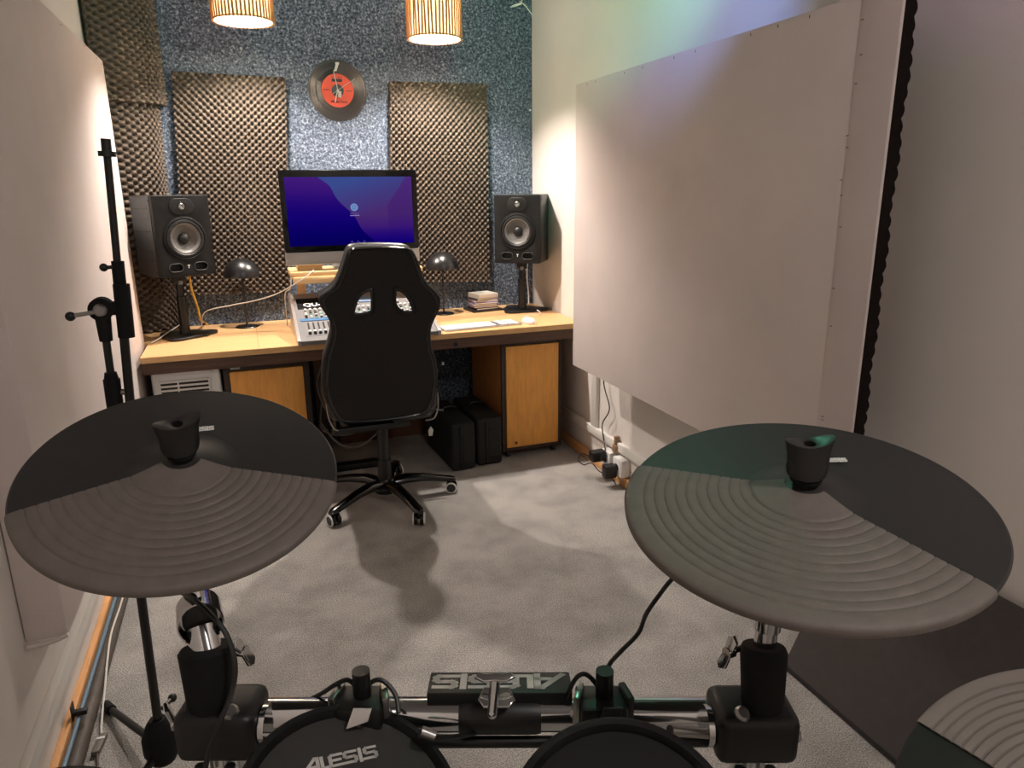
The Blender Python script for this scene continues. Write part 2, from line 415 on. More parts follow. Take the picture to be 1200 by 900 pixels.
# ================================================================== desk
ZD, YD = .73, 3.385
t = thing('desk', 'long plywood desktop on a dark stained beam across the end of the room', 'desk', (.54, 3.75, 0))
b = MB(); b.box((-.466, YD, ZD-.028), (XR-.004, YB-.003, ZD), .0025); b.box((XL+.003, 3.735, ZD-.028), (-.466, YB-.003, ZD), .0025); dt = b.build('desktop', DESKTOP, t)
b = MB(); b.box((-.466, YD-.003, ZD-.0275), (XR-.004, YD, ZD-.002)); b.build('edge_band', PLYEDGE, t, smooth=False)
b = MB(); b.box((-.466, YD+.012, ZD-.083), (XR-.004, YD+.055, ZD-.0285), .004); b.build('beam', BEAM, t)
b = MB(); b.box((-.480, YB-.05, ZD-.083), (XR-.004, YB-.004, ZD-.0285)); b.build('rear_beam', BEAM, t)
for x in (.30, 1.60): MB().box((x, YB-.06, 0), (x+.045, YB-.012, ZD-.099)).build('leg', BEAM, t)
MB().box((-.475, 3.9, 0), (-.43, 3.95, ZD-.029)).build('leg', BEAM, t)
b = MB()
for x, y0, y1 in ((.02, YD+.002, YB-.1), ): b.box((x, y0, ZD), (x+.0015, y1, ZD+.0004))
b.box((-.30, 3.80, ZD), (.16, 3.8015, ZD+.0004)); b.build('seam', mat('seam_dark', (150, 108, 66), .7), dt, smooth=False)
# beam bolt
MB().lathe([(0, -.004), (.012, -.004), (.012, 0)], (.945, YD+.012, ZD-.062), (0, 1, 0), 12).build('bolt', BLACKM, t)

# right cabinet
cx0, cx1, cy0, cy1, cz0, cz1 = 1.205, 1.552, 3.45, 3.98, .038, .645
t = thing('cabinet', 'orange wood cabinet on castors under the desk beside the white wall', 'cabinet', ((cx0+cx1)/2, 3.7, 0), 0, 'cabinets under the desk')
b = MB(); b.box((cx0, cy0+.02, cz0), (cx0+.018, cy1, cz1)); b.box((cx1-.018, cy0+.02, cz0), (cx1, cy1, cz1)); b.box((cx0+.018, cy0+.02, cz0), (cx1-.018, cy1, cz0+.018)); b.box((cx0+.018, cy0+.02, cz1-.018), (cx1-.018, cy1, cz1)); b.box((cx0+.018, cy1-.012, cz0+.018), (cx1-.018, cy1, cz1-.018)); b.build('body', SIDEW, t, smooth=False)
def door_frame(x0, x1, z0, z1, y, wd, par):
    b = MB()
    b.box((x0, y, z0), (x0+wd, y+.02, z1), .002); b.box((x1-wd, y, z0), (x1, y+.02, z1), .002)
    b.box((x0+wd, y, z0), (x1-wd, y+.02, z0+wd), .002); b.box((x0+wd, y, z1-wd), (x1-wd, y+.02, z1), .002)
    return b.build('frame', FRAMEW, par)
door_frame(cx0, cx1, cz0, cz1, cy0, .022, t)
d = MB().box((cx0+.024, cy0-.006, cz0+.024), (cx1-.024, cy0+.018, cz1-.024), .002).build('door', DOORW, t)
p = at(605, 519, 1, cy0-.006); MB().lathe([(.0, -.001), (.008, -.001), (.009, 0)], p, (0, 1, 0), 12).build('knot', mat('knot_dark', (96, 56, 26), .7), d)
for x in (cx0+.03, cx1-.05):
    for y in (cy0+.03, cy1-.05):
        c = MB(); c.cyl((x, y, .019), (x+.016, y, .019), .019, n=16); c.box((x-.003, y-.008, .025), (x+.019, y+.008, .0375)); c.build('castor', BLACKM, t)
MB().cyl((cx0-.006, cy0+.03, .014), (cx0-.006, cy0+.03, .05), .008, n=12).build('foot', STEEL, t)
# left cabinet
cx0, cx1 = -.145, .235
t = thing('cabinet', 'orange wood cabinet under the desk beside the white heater', 'cabinet', ((cx0+cx1)/2, 3.7, 0), 0, 'cabinets under the desk')
cz0, cz1 = .0, .645
b = MB(); b.box((cx0, cy0+.02, cz0), (cx0+.018, cy1, cz1)); b.box((cx1-.018, cy0+.02, cz0), (cx1, cy1, cz1)); b.box((cx0+.018, cy0+.02, cz0), (cx1-.018, cy1, cz0+.018)); b.box((cx0+.018, cy0+.02, cz1-.018), (cx1-.018, cy1, cz1)); b.box((cx0+.018, cy1-.012, .018), (cx1-.018, cy1, cz1-.018)); b.build('body', FRAMEW, t, smooth=False)
door_frame(cx0, cx1, cz0, cz1, cy0, .026, t)
MB().box((-.118, cy0-.006, .03), (.207, cy0+.018, .616), .002).build('door', DOORW, t)
MB().box((-.112, cy0-.010, .630), (-.07, cy0+.004, .643), .002).build('catch', STEEL, t)

# heater
t = thing('heater', 'white convector heater with dark grille slots under the desk', 'heater', (-.37, 3.49, 0))
hx0, hx1, hz0, hz1, hy = -.445, -.158, .12, .662, 3.455
b = MB(); b.merge(plate([rounded(hx1-hx0, hz1-hz0, .035)], .075, .012, frame(((hx0+hx1)/2, hy+.04, (hz0+hz1)/2), (1, 0, 0), (0, 0, 1)))); b.build('case', WHITE, t)
b = MB()
gx0, gx1, gz0, gz1 = hx0+.03, -.205, .50, .597
b.box((gx0, hy-.0015, gz0), (gx1, hy+.003, gz1)); b.build('grille_recess', mat('grille_dark', (44, 38, 34), .7), t)
for k in range(5):
    z = gz0+.012+k*.0195; MB().box((gx0, hy-.006, z), (gx1, hy-.001, z+.009), .001).build('grille_slat', CREAM, t)
for x in (gx0, -.34, gx1-.006): MB().box((x, hy-.007, gz0), (x+.006, hy-.001, gz1)).build('grille_bar', CREAM, t)
b = MB(); b.merge(plate([rounded(hx1-hx0-.05, hz1-hz0-.05, .028), rounded(hx1-hx0-.066, hz1-hz0-.066, .024)], .004, .001, frame(((hx0+hx1)/2, hy+.001, (hz0+hz1)/2), (1, 0, 0), (0, 0, 1)))); b.build('raised_rim', WHITE, t)
for x in (hx0+.06, hx1-.09): MB().box((x, hy+.01, 0), (x+.03, hy+.075, .125), .004).build('foot', WHITE, t)

# brown board and dark cloth under the desk
o = MB().box((.42, 4.02, 0), (1.07, 4.045, .19), .003).build('wood_board', BROWN); origin(o, (.74, 4.03, 0)); tag(o, 'brown wooden board standing low against the wall under the desk', 'board')
# equipment cases
def case(name, x0, x1, y0, y1, h, lean, label):
    t = thing(name, label, 'case', ((x0+x1)/2, (y0+y1)/2, 0), lean, 'black cases under the desk')
    a, d = (x1-x0)/2, (y1-y0)/2
    MB().box((-a, -d, 0), (a, d, h), .018, 3).build('shell', CASE, t, world=False)
    MB().tube([(-a*.25, -d-.004, .02), (-a*.25, -d-.004, h-.02)], .004, 6).build('zip', BLACKM, t, world=False)
    MB().merge(plate([rounded(a*1.0, h*.6, .01)], .008, .002, frame((a*.35, -d, h*.48), (1, 0, 0), (0, 0, 1)))).build('pocket', CASE, t, world=False)
    MB().tube(smoothpts([(-.04, 0, h-.006), (-.03, 0, h+.022), (.03, 0, h+.022), (.04, 0, h-.006)], 5), .006, 8).build('handle', BLACK, t, world=False)
    for z in (h*.35, h*.65): MB().lathe([(0, -.003), (.005, -.003), (.006, 0)], (a-.014, -d, z), (0, 1, 0), 10).build('stud', STEEL, t, world=False)
case('equipment_case', 1.045, 1.185, 3.395, 3.86, .26, 0, 'upright black equipment case touching the orange cabinet')
case('equipment_case', .890, 1.020, 3.37, 3.83, .26, .05, 'black padded case standing askew next to the upright case')
# tag hanging from the case
o = MB().merge(plate([[(0, .02), (.012, 0), (.006, -.03), (-.012, -.03), (-.014, 0)]], .003, .001, frame(at(505, 504, 1, 3.33), (1, 0, 0), (0, 0, 1)))).build('swing_tag', WHITEC)
p = at(505, 504, 1, 3.33); origin(o, p)
sw = cable('string', [p+Vector((0, 0, .02)), p+Vector((-.006, .05, .06)), p+Vector((.02, .12, .105))], .0012, BLACK, o)
tag(o, 'small pale swing tag hanging beside the black cases', 'tag')

# ================================================================== computer on its riser
t = thing('monitor_riser', 'pine plank riser carrying the computer above the mixer', 'riser', (.525, 3.76, ZD))
MB().box((.204, 3.70, 1.006), (.866, 3.96, 1.030), .003).build('plank', RISER, t)
MB().box((.214, 3.69, .972), (.856, 3.735, 1.0055), .004).build('front_rail', RISER, t)
MB().box((.214, 3.92, .972), (.856, 3.96, 1.0055), .004).build('rear_rail', RISER, t)
for x in (.245, .775): MB().box((x, 3.922, ZD), (x+.04, 3.958, .9715), .002).build('leg', RISER, t)
o = MB().box((.245, 3.77, 1.0302), (.365, 3.90, 1.060), .002).build('wood_block', RISER); origin(o, (.3, 3.83, 1.0302)); tag(o, 'small pine block lying on the monitor riser', 'wood block')

iy = 3.72
t = thing('desktop_computer', 'silver all-in-one computer with blue login screen on the pine riser', 'computer', (.52, 3.80, 1.030))
ic = Vector((.522, iy, 1.287)); iw, ih = .668, .452
MB().merge(plate([rounded(iw, ih, .012)], .012, .003, frame((ic.x, iy+.006, ic.z), (1, 0, 0), (0, 0, 1)))).build('housing', ALU, t)
b = MB()
ringp = rounded(iw-.02, ih-.02, .02)
b.rings([[Vector((ic.x+x*s, iy+.012+dy, ic.z+z*s)) for x, z in ringp] for s, dy in ((1, 0), (.9, .012), (.6, .030), (.3, .036))]); b.build('back_bulge', ALU, t)
sz0, sz1 = ic.z-ih/2+.062, ic.z+ih/2
MB().merge(plate([rounded(iw, sz1-sz0, .012)], .003, .0008, frame((ic.x, iy-.0012, (sz0+sz1)/2), (1, 0, 0), (0, 0, 1)))).build('bezel_glass', mat('bezel_glass', (8, 8, 10), .08, spec=.6), t)
sx0, sx1, vz0, vz1 = ic.x-iw/2+.033, ic.x+iw/2-.016, sz0+.030, sz1-.033
sx0 = ic.x-iw/2+.026; sx1 = ic.x+iw/2-.026
NU, NV = 300, 168
def mixc(a, b_, k): k = max(0, min(1, k)); return tuple(p+(q-p)*k for p, q in zip(a, b_))
def screen_col(u, v):
    ridge = .25+.075*min(v/.12, 1)+.24*max(0, (v-.12))/.6 - .0*v + (.012*math.sin(v*14))
    if u < ridge:
        c = mixc((70, 30, 128), (34, 6, 120), v*1.9-u*.25); c = mixc(c, (12, 0, 118), v*1.6-.35); c = mixc(c, (6, 0, 84), v*2-1.2)
    else:
        c = mixc((62, 80, 150), (78, 46, 118), v*1.7+(u-.5)*.9-.1)
        r2 = .955-.16*min(v/.42, 1)
        if u > r2: c = mixc((80, 46, 128), (72, 38, 116), v*2)
        c = mixc(c, (50, 14, 128), (v-.55)*2.6); c = mixc(c, (14, 0, 120), (v-.74)*3.5)
    dx, dy = (u-.523)*(sx1-sx0), (v-.445)*(vz1-vz0); rr = math.hypot(dx, dy)
    if rr < .0185: c = (118, 150, 206) if not (.007 < rr < .009) else (70, 96, 170)
    if abs(u-.523) < .034 and abs(v-.535) < .006 and int(u*150) % 3: c = (110, 96, 170)
    if abs(u-.523) < .036 and abs(v-.565) < .0065: c = (150, 132, 196)
    for q in (.488, .537, .588):
        if abs(u-q) < .012 and abs(v-.965) < .007: c = (70, 62, 150)
        if abs(u-q) < .004 and abs(v-.945) < .007: c = (80, 72, 160)
    return c
me = bpy.data.meshes.new('screen')
V = [(sx0+(sx1-sx0)*i/NU, iy-.0031, vz1-(vz1-vz0)*j/NV) for j in range(NV+1) for i in range(NU+1)]
F = [(j*(NU+1)+i, (j+1)*(NU+1)+i, (j+1)*(NU+1)+i+1, j*(NU+1)+i+1) for j in range(NV) for i in range(NU)]
me.from_pydata(V, [], F)
ca = me.color_attributes.new('screen_image', 'FLOAT_COLOR', 'CORNER')
vals = []
for j in range(NV):
    for i in range(NU):
        c = lin(screen_col((i+.5)/NU, (j+.5)/NV)); vals += [*c, 1]*4
ca.data.foreach_set('color', vals)
sm = emit_mat('screen_light', (1, 1, 1), 1.0); nt = sm.node_tree
vc = nt.nodes.new('ShaderNodeVertexColor'); vc.layer_name = 'screen_image'
SCREEN_E = [n for n in nt.nodes if n.type == 'EMISSION'][0]; nt.links.new(vc.outputs[0], SCREEN_E.inputs[0]); SCREEN_E.inputs[1].default_value = .78
me.materials.append(sm); so = link('screen', me, t); so['label'] = 'login screen with blue and purple wallpaper'
b = MB(); b.merge(plate([rounded(.19, .17, .01)], .008, .002, frame((ic.x, 3.82, 1.0345), (1, 0, 0), (0, 1, 0)))); b.build('foot_plate', ALU, t)
b = MB(); b.rings([[Vector((ic.x+sx*.085, y+sy*.004, z)) for sx, sy in ((-1, -1), (1, -1), (1, 1), (-1, 1))] for y, z in ((3.895, 1.038), (3.89, 1.10), (3.83, 1.18), (3.755, 1.235))]); b.build('stand_arm', ALU, t)

# ================================================================== mixing console
mx0, mx1, my0, my1, mz0, mz1 = .190, .862, 3.352, 3.842, .752, .905
t = thing('mixing_console', 'grey digital mixing console with faders behind the gaming chair', 'mixer', ((mx0+mx1)/2, 3.6, ZD))
b = MB()
side = [(my0, ZD+.004), (my0, mz0), (my0+.012, mz0+.004), (my1-.09, mz1-.012), (my1, mz1), (my1, ZD+.004)]
b.rings([[Vector((x, y, z)) for y, z in side] for x in (mx0+.014, mx1-.014)]); b.build('body', MIXG, t, smooth=False)
for x in (mx0, mx1-.0138):
    b = MB(); b.rings([[Vector((xx, y, z)) for y, z in [(my0-.004, ZD+.003), (my0-.004, mz0+.004), (my0+.01, mz0+.010), (my1-.09, mz1-.004), (my1+.003, mz1+.008), (my1+.003, ZD+.003)]] for xx in (x, x+.0138)]); b.build('end_cheek', ALU, t, smooth=False)
for x in (mx0+.03, mx1-.06):
    for y in (my0+.06, my1-.05): MB().cyl((x+.015, y, ZD), (x+.015, y, ZD+.005), .012, n=12).build('foot', RUBBERB, t)
sl0 = Vector((0, my0+.012, mz0+.004)); sl1 = Vector((0, my1-.09, mz1-.012)); sd = (sl1-sl0); SL = sd.length; sd.normalize(); sn = Vector((0, -sd.z, sd.y))
def mp(x, s, h=0): return Vector((x, 0, 0))+sl0+sd*s+sn*h
def slab(x0, x1, s0, s1, h0, h1): return MB().rings([[mp(x0, s0, h), mp(x1, s0, h), mp(x1, s1, h), mp(x0, s1, h)] for h in (h0, h1)])
slab(mx0+.03, mx0+.235, .295, SL-.006, 0, .0015).build('display_strip', MIXD, t, smooth=False)
slab(mx0+.045, mx1-.03, .03, .165, 0, .001).build('fader_field', PANEL_IN, t, smooth=False)
bs = slab(mx0+.03, mx1-.18, .172, .196, 0, .003).build('label_strip', MIXB, t, smooth=False)
b = MB(); b.merge(text_bm('QU-24', .046, frame(mp(mx0+.125, .334, .002), (1, 0, 0), sd), off=.0012)); b.build('lettering', LOGOW, t, smooth=False)
# knobs and buttons
M0 = MW[t.name].inverted()
knob = MB().lathe([(.0075, 0), (.0075, .008), (.0062, .012), (0, .012)], (0, 0, 0), (0, 0, 1), 10).mesh('knob', WHITE)
btn = MB().box((-.006, -.004, 0), (.006, .004, .004), .0008, 1).mesh('button', WHITE)
btn2 = MB().box((-.006, -.004, 0), (.006, .004, .004), .0008, 1).mesh('button_dark', BLACK)
btn3 = MB().box((-.006, -.004, 0), (.006, .004, .004), .0008, 1).mesh('button_green', mat('button_green', (120, 170, 150), .4))
cap = MB().box((-.0065, -.012, 0), (.0065, .0, .010), .0012, 1).mesh('fader_cap', WHITE)
capd = MB().box((-.0065, -.012, 0), (.0065, .0, .010), .0012, 1).mesh('fader_cap_dark', BLACK)
slot = MB().box((-.0038, 0, 0), (.0038, .100, .0016)).mesh('fader_slot', BLACK, False)
def put(name, me, x, s, h=.001): share(name, me, t, M0 @ frame(mp(x, s, h), (1, 0, 0), sd))
for k in range(24):
    x = mx0+.062+k*.0235
    if x > mx1-.05: break
    put('fader_slot', slot, x, .055); put('fader_cap', cap, x, .068, .003); put('fader_cap', capd, x, .056, .003)
    put('button', (btn2, btn, btn3)[k % 3], x, .205); put('button', btn if k % 2 else btn2, x, .220); put('button', (btn, btn3)[k % 2], x, .236); put('button', btn2 if k % 3 else btn, x, .250); put('knob', knob, x, .272)
slab(mx1-.34, mx1-.25, .33, .39, .0006, .004).build('touch_screen', mat('mixer_screen', (120, 140, 165), .15), t, smooth=False)
for k in range(4):
    for r in range(4): put('button', (btn, btn2, btn, btn3)[(k*3+r*2+k*r) % 4], .44+k*.024, .30+r*.022, .0005)
    for r in range(3): put('button', (btn2, btn, btn)[(k*2+r) % 3], .635+k*.027, .305+r*.026, .0005)

# ================================================================== speakers and stands
def speaker(label, cx, cy, z0, h, th):
    wd, dp_ = .258, .285
    t = thing('studio_monitor', label, 'speaker', (cx, cy, z0), th, 'studio monitors on desk stands')
    B = lambda: MB()
    pr = [(-wd/2, -dp_/2+.030), (wd/2, -dp_/2+.030), (wd/2, dp_/2-.03), (wd/2-.03, dp_/2), (-wd/2+.03, dp_/2), (-wd/2, dp_/2-.03)]
    b = B(); b.rings([[Vector((x, y, z)) for x, y in pr] for z in (0, h)]); bmesh.ops.bevel(b.bm, geom=b.bm.edges[:], offset=.004, segments=2, affect='EDGES'); body = b.build('cabinet', SPKSIDE, t, world=False)
    for s in (-1, 1):
        for k, z in enumerate((.20, .32, .56, .72, .84)):
            b = B(); b.box((s*wd/2-.0015, -dp_/2+.06, h*z), (s*wd/2+.0012, dp_/2-.05, h*z+.004), .0005, 1); b.build('side_groove', BLACK, body, world=False)
        for z in (.06, .94):
            B().lathe([(0, 0), (.004, 0), (.004, .002)], (s*wd/2, -dp_/2+.04, h*z), (s, 0, 0), 8).build('screw', BLACK, body, world=False)
    fy = -dp_/2
    # baffle with port openings
    ports = [[(x+cx_, z) for x, z in rounded(.062, .036, .0175)] for cx_ in (-.058, .058)]
    zc = h/2; pz = .042
    outl = [rounded(wd, h, .012)]+[[(x, z+pz-zc) for x, z in p] for p in ports]+[[(.086*math.cos(2*PI*k/40), .086*math.sin(2*PI*k/40)+h*.47-zc) for k in range(40)]]
    b = B(); b.merge(plate(outl, .030, .003, frame((0, fy+.015, zc), (1, 0, 0), (0, 0, 1)))); b.build('baffle', SPKBLK, t, world=False)
    for cx_ in (-.058, .058):
        b = B(); b.merge(plate([rounded(.066, .040, .0195), rounded(.060, .034, .0165)], .006, .0015, frame((cx_, fy, pz), (1, 0, 0), (0, 0, 1)))); b.build('port_rim', STEEL if False else mat('port_rim', (70, 68, 66), .35), t, world=False)
    wz = h*.47; wr = .088
    ax = (0, -1, 0)
    B().lathe([(wr+.012, 0), (wr+.011, .004), (wr+.003, .006), (wr, .002)], (0, fy, wz), ax, 40, False).build('woofer_trim', SPKBLK, t, world=False)
    B().lathe([(wr, .001), (wr-.004, .006), (wr-.012, .007), (wr-.018, .003)], (0, fy, wz), ax, 40, False).build('surround', SURR, t, world=False)
    B().lathe([(wr-.018, .003), (wr-.021, .0045), (wr-.026, .002), (.055, -.008), (.032, -.016), (.024, -.018)], (0, fy, wz), ax, 40, False).build('cone', CONE, t, world=False)
    B().lathe([(.026, -.018), (.022, -.008), (.012, -.002), (0, 0)], (0, fy, wz), ax, 24, False).build('dust_cap', SURR, t, world=False)
    tz = h*.865
    b = B(); b.merge(plate([rounded(.112, .072, .034)], .006, .002, frame((0, fy, tz), (1, 0, 0), (0, 0, 1)))); b.build('tweeter_plate', BLACK, t, world=False)
    B().lathe([(.021, .003), (.02, .0045), (.014, .0035)], (0, fy, tz), ax, 24, False).build('tweeter_ring', SPKBLK, t, world=False)
    B().lathe([(.014, .0035), (.011, .0055), (.004, .004), (0, .002)], (0, fy, tz), ax, 24, False).build('tweeter_dome', STEEL, t, world=False)
    b = B(); b.strokes([[(-.004, .006), (.005, .006)], [(0, .006), (0, -.006)]], (0, fy-.0001, pz+.002), (1, 0, 0), (0, 0, 1), (0, -1, 0), .0032); b.build('badge', LOGOW, t, world=False)
    return t
def stand(label, cx, cy, ztop, rz=0):
    t = thing('speaker_stand', label, 'speaker stand', (cx, cy, ZD), rz, 'desk speaker stands')
    H_ = ztop-ZD
    pts = []
    for k in range(48):
        a = 2*PI*k/48; r = .118+.020*math.cos(3*a)+.008*math.cos(6*a); pts.append((r*math.cos(a)*1.05, r*math.sin(a)*.95))
    MB().merge(plate([pts], .014, .004, Matrix.Translation((0, 0, .007)))).build('base', BLACK, t, world=False)
    MB().cyl((0, 0, .0135), (0, 0, H_*.62), .021, n=20).build('outer_pole', BLACKM, t, world=False)
    MB().cyl((0, 0, .0135), (0, 0, .05), .026, .023, 20).build('pole_foot', BLACK, t, world=False)
    MB().cyl((0, 0, H_*.60), (0, 0, H_-.006), .0165, n=20).build('inner_pole', BLACKM, t, world=False)
    MB().cyl((0, 0, H_*.585), (0, 0, H_*.64), .0235, n=20).build('collar', BLACK, t, world=False)
    MB().merge(plate([rounded(.20, .17, .02)], .0055, .0015, Matrix.Translation((0, 0, H_-.003)))).build('top_plate', BLACK, t, world=False)
    b = MB(); b.cyl((0, -.015, H_-.04), (0, -.032, H_-.04), .005, n=10); b.cyl((0, -.028, H_-.04), (0, -.036, H_-.04), .011, n=12); b.build('clamp_knob', STEEL, t, world=False)
    b = MB(); b.box((-.03, -.012, H_-.045), (.03, .012, H_-.006), .003); b.build('bracket', BLACK, t, world=False)
speaker('black studio speaker angled inward next to the curved corner foam', -.312, 3.825, 1.037, .366, .47)
stand('black desk stand carrying the speaker next to the corner foam', -.31, 3.83, 1.037, .3)
speaker('black studio speaker angled inward beside the bare white wall', 1.49, 3.868, 1.016, .368, -.58)
stand('black desk stand carrying the speaker beside the white wall', 1.49, 3.885, 1.016, -.4)

# ================================================================== desk lamps
def dlamp(label, cx, cy, zt, r):
    t = thing('table_lamp', label, 'lamp', (cx, cy, ZD), 0, 'mushroom lamps on the desk')
    h = zt-ZD
    MB().lathe([(0, 0), (.056, 0), (.057, .003), (.054, .007), (.012, .009), (.006, .014), (0, .014)], n=32).build('base', BLACKSAT, t, world=False)
    MB().cyl((0, 0, .010), (0, 0, h-.03), .0058, n=12).build('stem', BLACKSAT, t, world=False)
    b = MB(); outer = [(r*math.cos(a), h-.095*1.0+.093*math.sin(a)) for a in (PI/2*k/10 for k in range(11))]
    inner = [(max(rr-.003, .0), hh-.003) for rr, hh in outer[::-1]]
    b.lathe(outer+inner[:-1]+[(r-.003, h-.095)], n=36, caps=False); b.build('shade', BLACKSAT, t, world=False)
    MB().lathe([(0, h-.004), (.006, h-.004), (.005, h+.003), (0, h+.006)], n=12).build('finial', STEEL, t, world=False)
    MB().ball((0, 0, h-.06), .02, .02, .026).build('bulb', WHITE, t, world=False)
    MB().cyl((0, 0, h-.09), (0, 0, h-.078), .012, n=12).build('socket', BLACK, t, world=False)
dlamp('black dome desk lamp between the corner speaker and the mixing console', -.022, 3.968, 1.09, .090)
dlamp('black dome desk lamp beside the stack of disc cases', 1.036, 3.945, 1.083, .094)

# ================================================================== keyboard, mouse, discs
kc = Vector((1.108, 3.500, ZD)); kr = math.radians(5)
t = thing('keyboard', 'slim white computer keyboard lying along the desk front edge', 'keyboard', kc, kr)
KW, KD = .43, .135
MB().merge(plate([rounded(KW, KD, .012)], .008, .002, Matrix.Translation((0, 0, .004)))).build('case', ALU, t, world=False)
b = MB()
for r_ in range(6):
    y = -KD/2+.014+r_*.0205; x = -KW/2+.006
    k = 0
    while x < KW/2-.016:
        wk = .0165 if not (r_ == 0 and 3 <= k <= 3) else .09
        if not (-.215+.295 < x < -.215+.305 or .385 < x+.215 < .0): b.box((x, y, .008), (x+wk, y+.017, .0105), .001, 1)
        x += wk+.0025; k += 1
        if abs(x-(-KW/2+.29)) < .01 or abs(x-(-KW/2+.35)) < .01: x += .008
o = b.build('keys', WHITE, t, world=False); o['kind'] = 'stuff'
t = thing('computer_mouse', 'white rounded computer mouse beside the keyboard', 'mouse', (1.372, 3.482, ZD), .1)
b = MB(); b.rings([[Vector((sx*.030*s, sy*.056*s, z)) for sx, sy in ((math.cos(a), math.sin(a)) for a in (2*PI*k/24 for k in range(24)))] for s, z in ((.92, 0), (1, .006), (.98, .014), (.86, .022), (.6, .028), (.25, .030))]); b.build('shell', WHITE, t, world=False)
MB().ball((0, .028, .027), .004, .006, .004, 10).build('scroll_ball', mat('grey_plastic', (150, 150, 150), .4), t, world=False)
o = cable('mouse_cable', [(1.377, 3.541, ZD+.006), (1.395, 3.60, ZD+.012), (1.44, 3.645, ZD+.016), (1.50, 3.66, ZD+.010), (1.535, 3.72, ZD+.010), (1.53, 3.755, ZD+.018)], .0024, WHITE); origin(o, (1.38, 3.54, ZD)); tag(o, 'thin white mouse cable curling over the desk beside the speaker stand', 'cable')
cdcols = [(40, 36, 36), (150, 120, 140), (190, 178, 180), (120, 110, 160), (196, 170, 160), (70, 66, 80), (206, 200, 186)]
cdn = ['dark', 'dusty pink', 'pale grey', 'violet', 'peach', 'charcoal', 'cream']
z = ZD
o = MB().box((-.095, -.075, 0), (.095, .075, .012), .003).build('disc_tray', mat('tray_dark', (38, 32, 30), .5)); o.location = (1.285, 3.99, z); o.rotation_euler[2] = .12; MW[o.name] = Matrix.Translation(o.location); tag(o, 'dark flat tray under the stack of disc cases', 'tray'); z += .0122
for k, (c, nm) in enumerate(zip(cdcols, cdn)):
    m_ = mat('disc_case_%s' % nm.replace(' ', '_'), c, .25, spec=.6)
    t = thing('disc_case', '%s disc case in the stack on the desk, %s' % (nm, ['lowest, on the dark tray', 'second from the tray', 'third from the tray', 'fourth from the tray', 'fifth from the tray', 'below the topmost cream case', 'topmost'][k]), 'disc case', (1.285+random.uniform(-.006, .006), 3.99+random.uniform(-.005, .005), z), .1+random.uniform(-.12, .12), 'disc cases stacked on the desk')
    h = .0104 if k < 6 else .026
    wd = .142 if k < 6 else .13
    MB().box((-wd/2, -.0625, 0), (wd/2, .0625, h), .001, 1).build('case', m_, t, world=False)
    MB().box((-wd/2+.004, -.0632, h*.22), (wd/2-.004, -.0622, h*.78)).build('spine', mat('spine_light', (214, 206, 198), .6), t, world=False)
    z += h+.0002

# ================================================================== record clock
t = thing('record_clock', 'vinyl record wall clock with red label and tonearm hands on felt', 'wall clock', (.548, YB, 1.922))
rc = Vector((.548, YB, 1.922)); ax = (0, -1, 0); R_ = .152
prof_ = [(0, .004), (.05, .004), (.074, .004)]
rr = .076; k = 0
while rr < R_-.004:
    prof_.append((rr, .0042 if k % 2 else .0035)); rr += .0022 if (k % 14) else .004; k += 1
prof_ += [(R_-.002, .0045), (R_, .003), (R_, .001), (0, .001)]
MB().lathe(prof_, rc, ax, 72, False).build('record_disc', VINYL, t)
lab = MB().lathe([(.031, .0043), (.031, .0052), (.083, .0052), (.083, .0043)], rc, ax, 56, False).build('label_disc', LABELR, t)
b = MB(); f0 = lambda x, z: frame((rc.x+x, rc.y-.0055, rc.z+z), (1, 0, 0), (0, 0, 1), (0, -1, 0))
b.box((rc.x-.028, rc.y-.0058, rc.z+.043), (rc.x+.026, rc.y-.0052, rc.z+.058))
for x in (-.024, -.009, .008, .022): b.box((rc.x+x-.003, rc.y-.0058, rc.z+.063), (rc.x+x+.003, rc.y-.0052, rc.z+.068))
b.box((rc.x-.074, rc.y-.0058, rc.z+.001), (rc.x-.042, rc.y-.0052, rc.z+.005)); b.box((rc.x+.042, rc.y-.0058, rc.z-.002), (rc.x+.074, rc.y-.0052, rc.z+.002))
b.merge(text_bm('Music Time', .018, f0(.004, -.055), .0002, .0004)); b.build('label_print', BLACK, lab, smooth=False)
b = MB(); u, v = Vector((1, 0, 0)), Vector((0, 0, 1)); q = lambda x, z, h=.010: (rc.x+x, rc.y-h, rc.z+z)
b.tube([q(0, 0), q(-.006, .04), q(-.014, .085), q(-.012, .10)], .0022, 6); b.prism([(-.006, 0), (.006, 0), (.010, .03), (.014, .036), (.008, .044), (-.008, .042), (-.004, .03)], q(-.006, .094, .012), (1, 0, .0), (.25, 0, 1), (0, 1, 0), .003); b.build('minute_hand', SILVER, t)
b = MB(); b.prism([(-.007, -.032), (.010, -.036), (.012, -.004), (-.004, -.002)], q(.006, 0, .013), u, v, (0, 1, 0), .002); b.tube([q(-.002, -.004), q(-.012, -.035), q(-.017, -.058)], .003, 6); b.build('hour_hand', SILVER, t)
b = MB(); b.tube([q(-.026, -.016, .014), q(0, 0, .014), q(.04, .028, .014), q(.09, .058, .014)], .0011, 6); b.build('second_hand', SILVER, t)
MB().lathe([(0, .004), (.007, .004), (.006, .015), (0, .016)], rc, ax, 14).build('hub', SILVER, t)

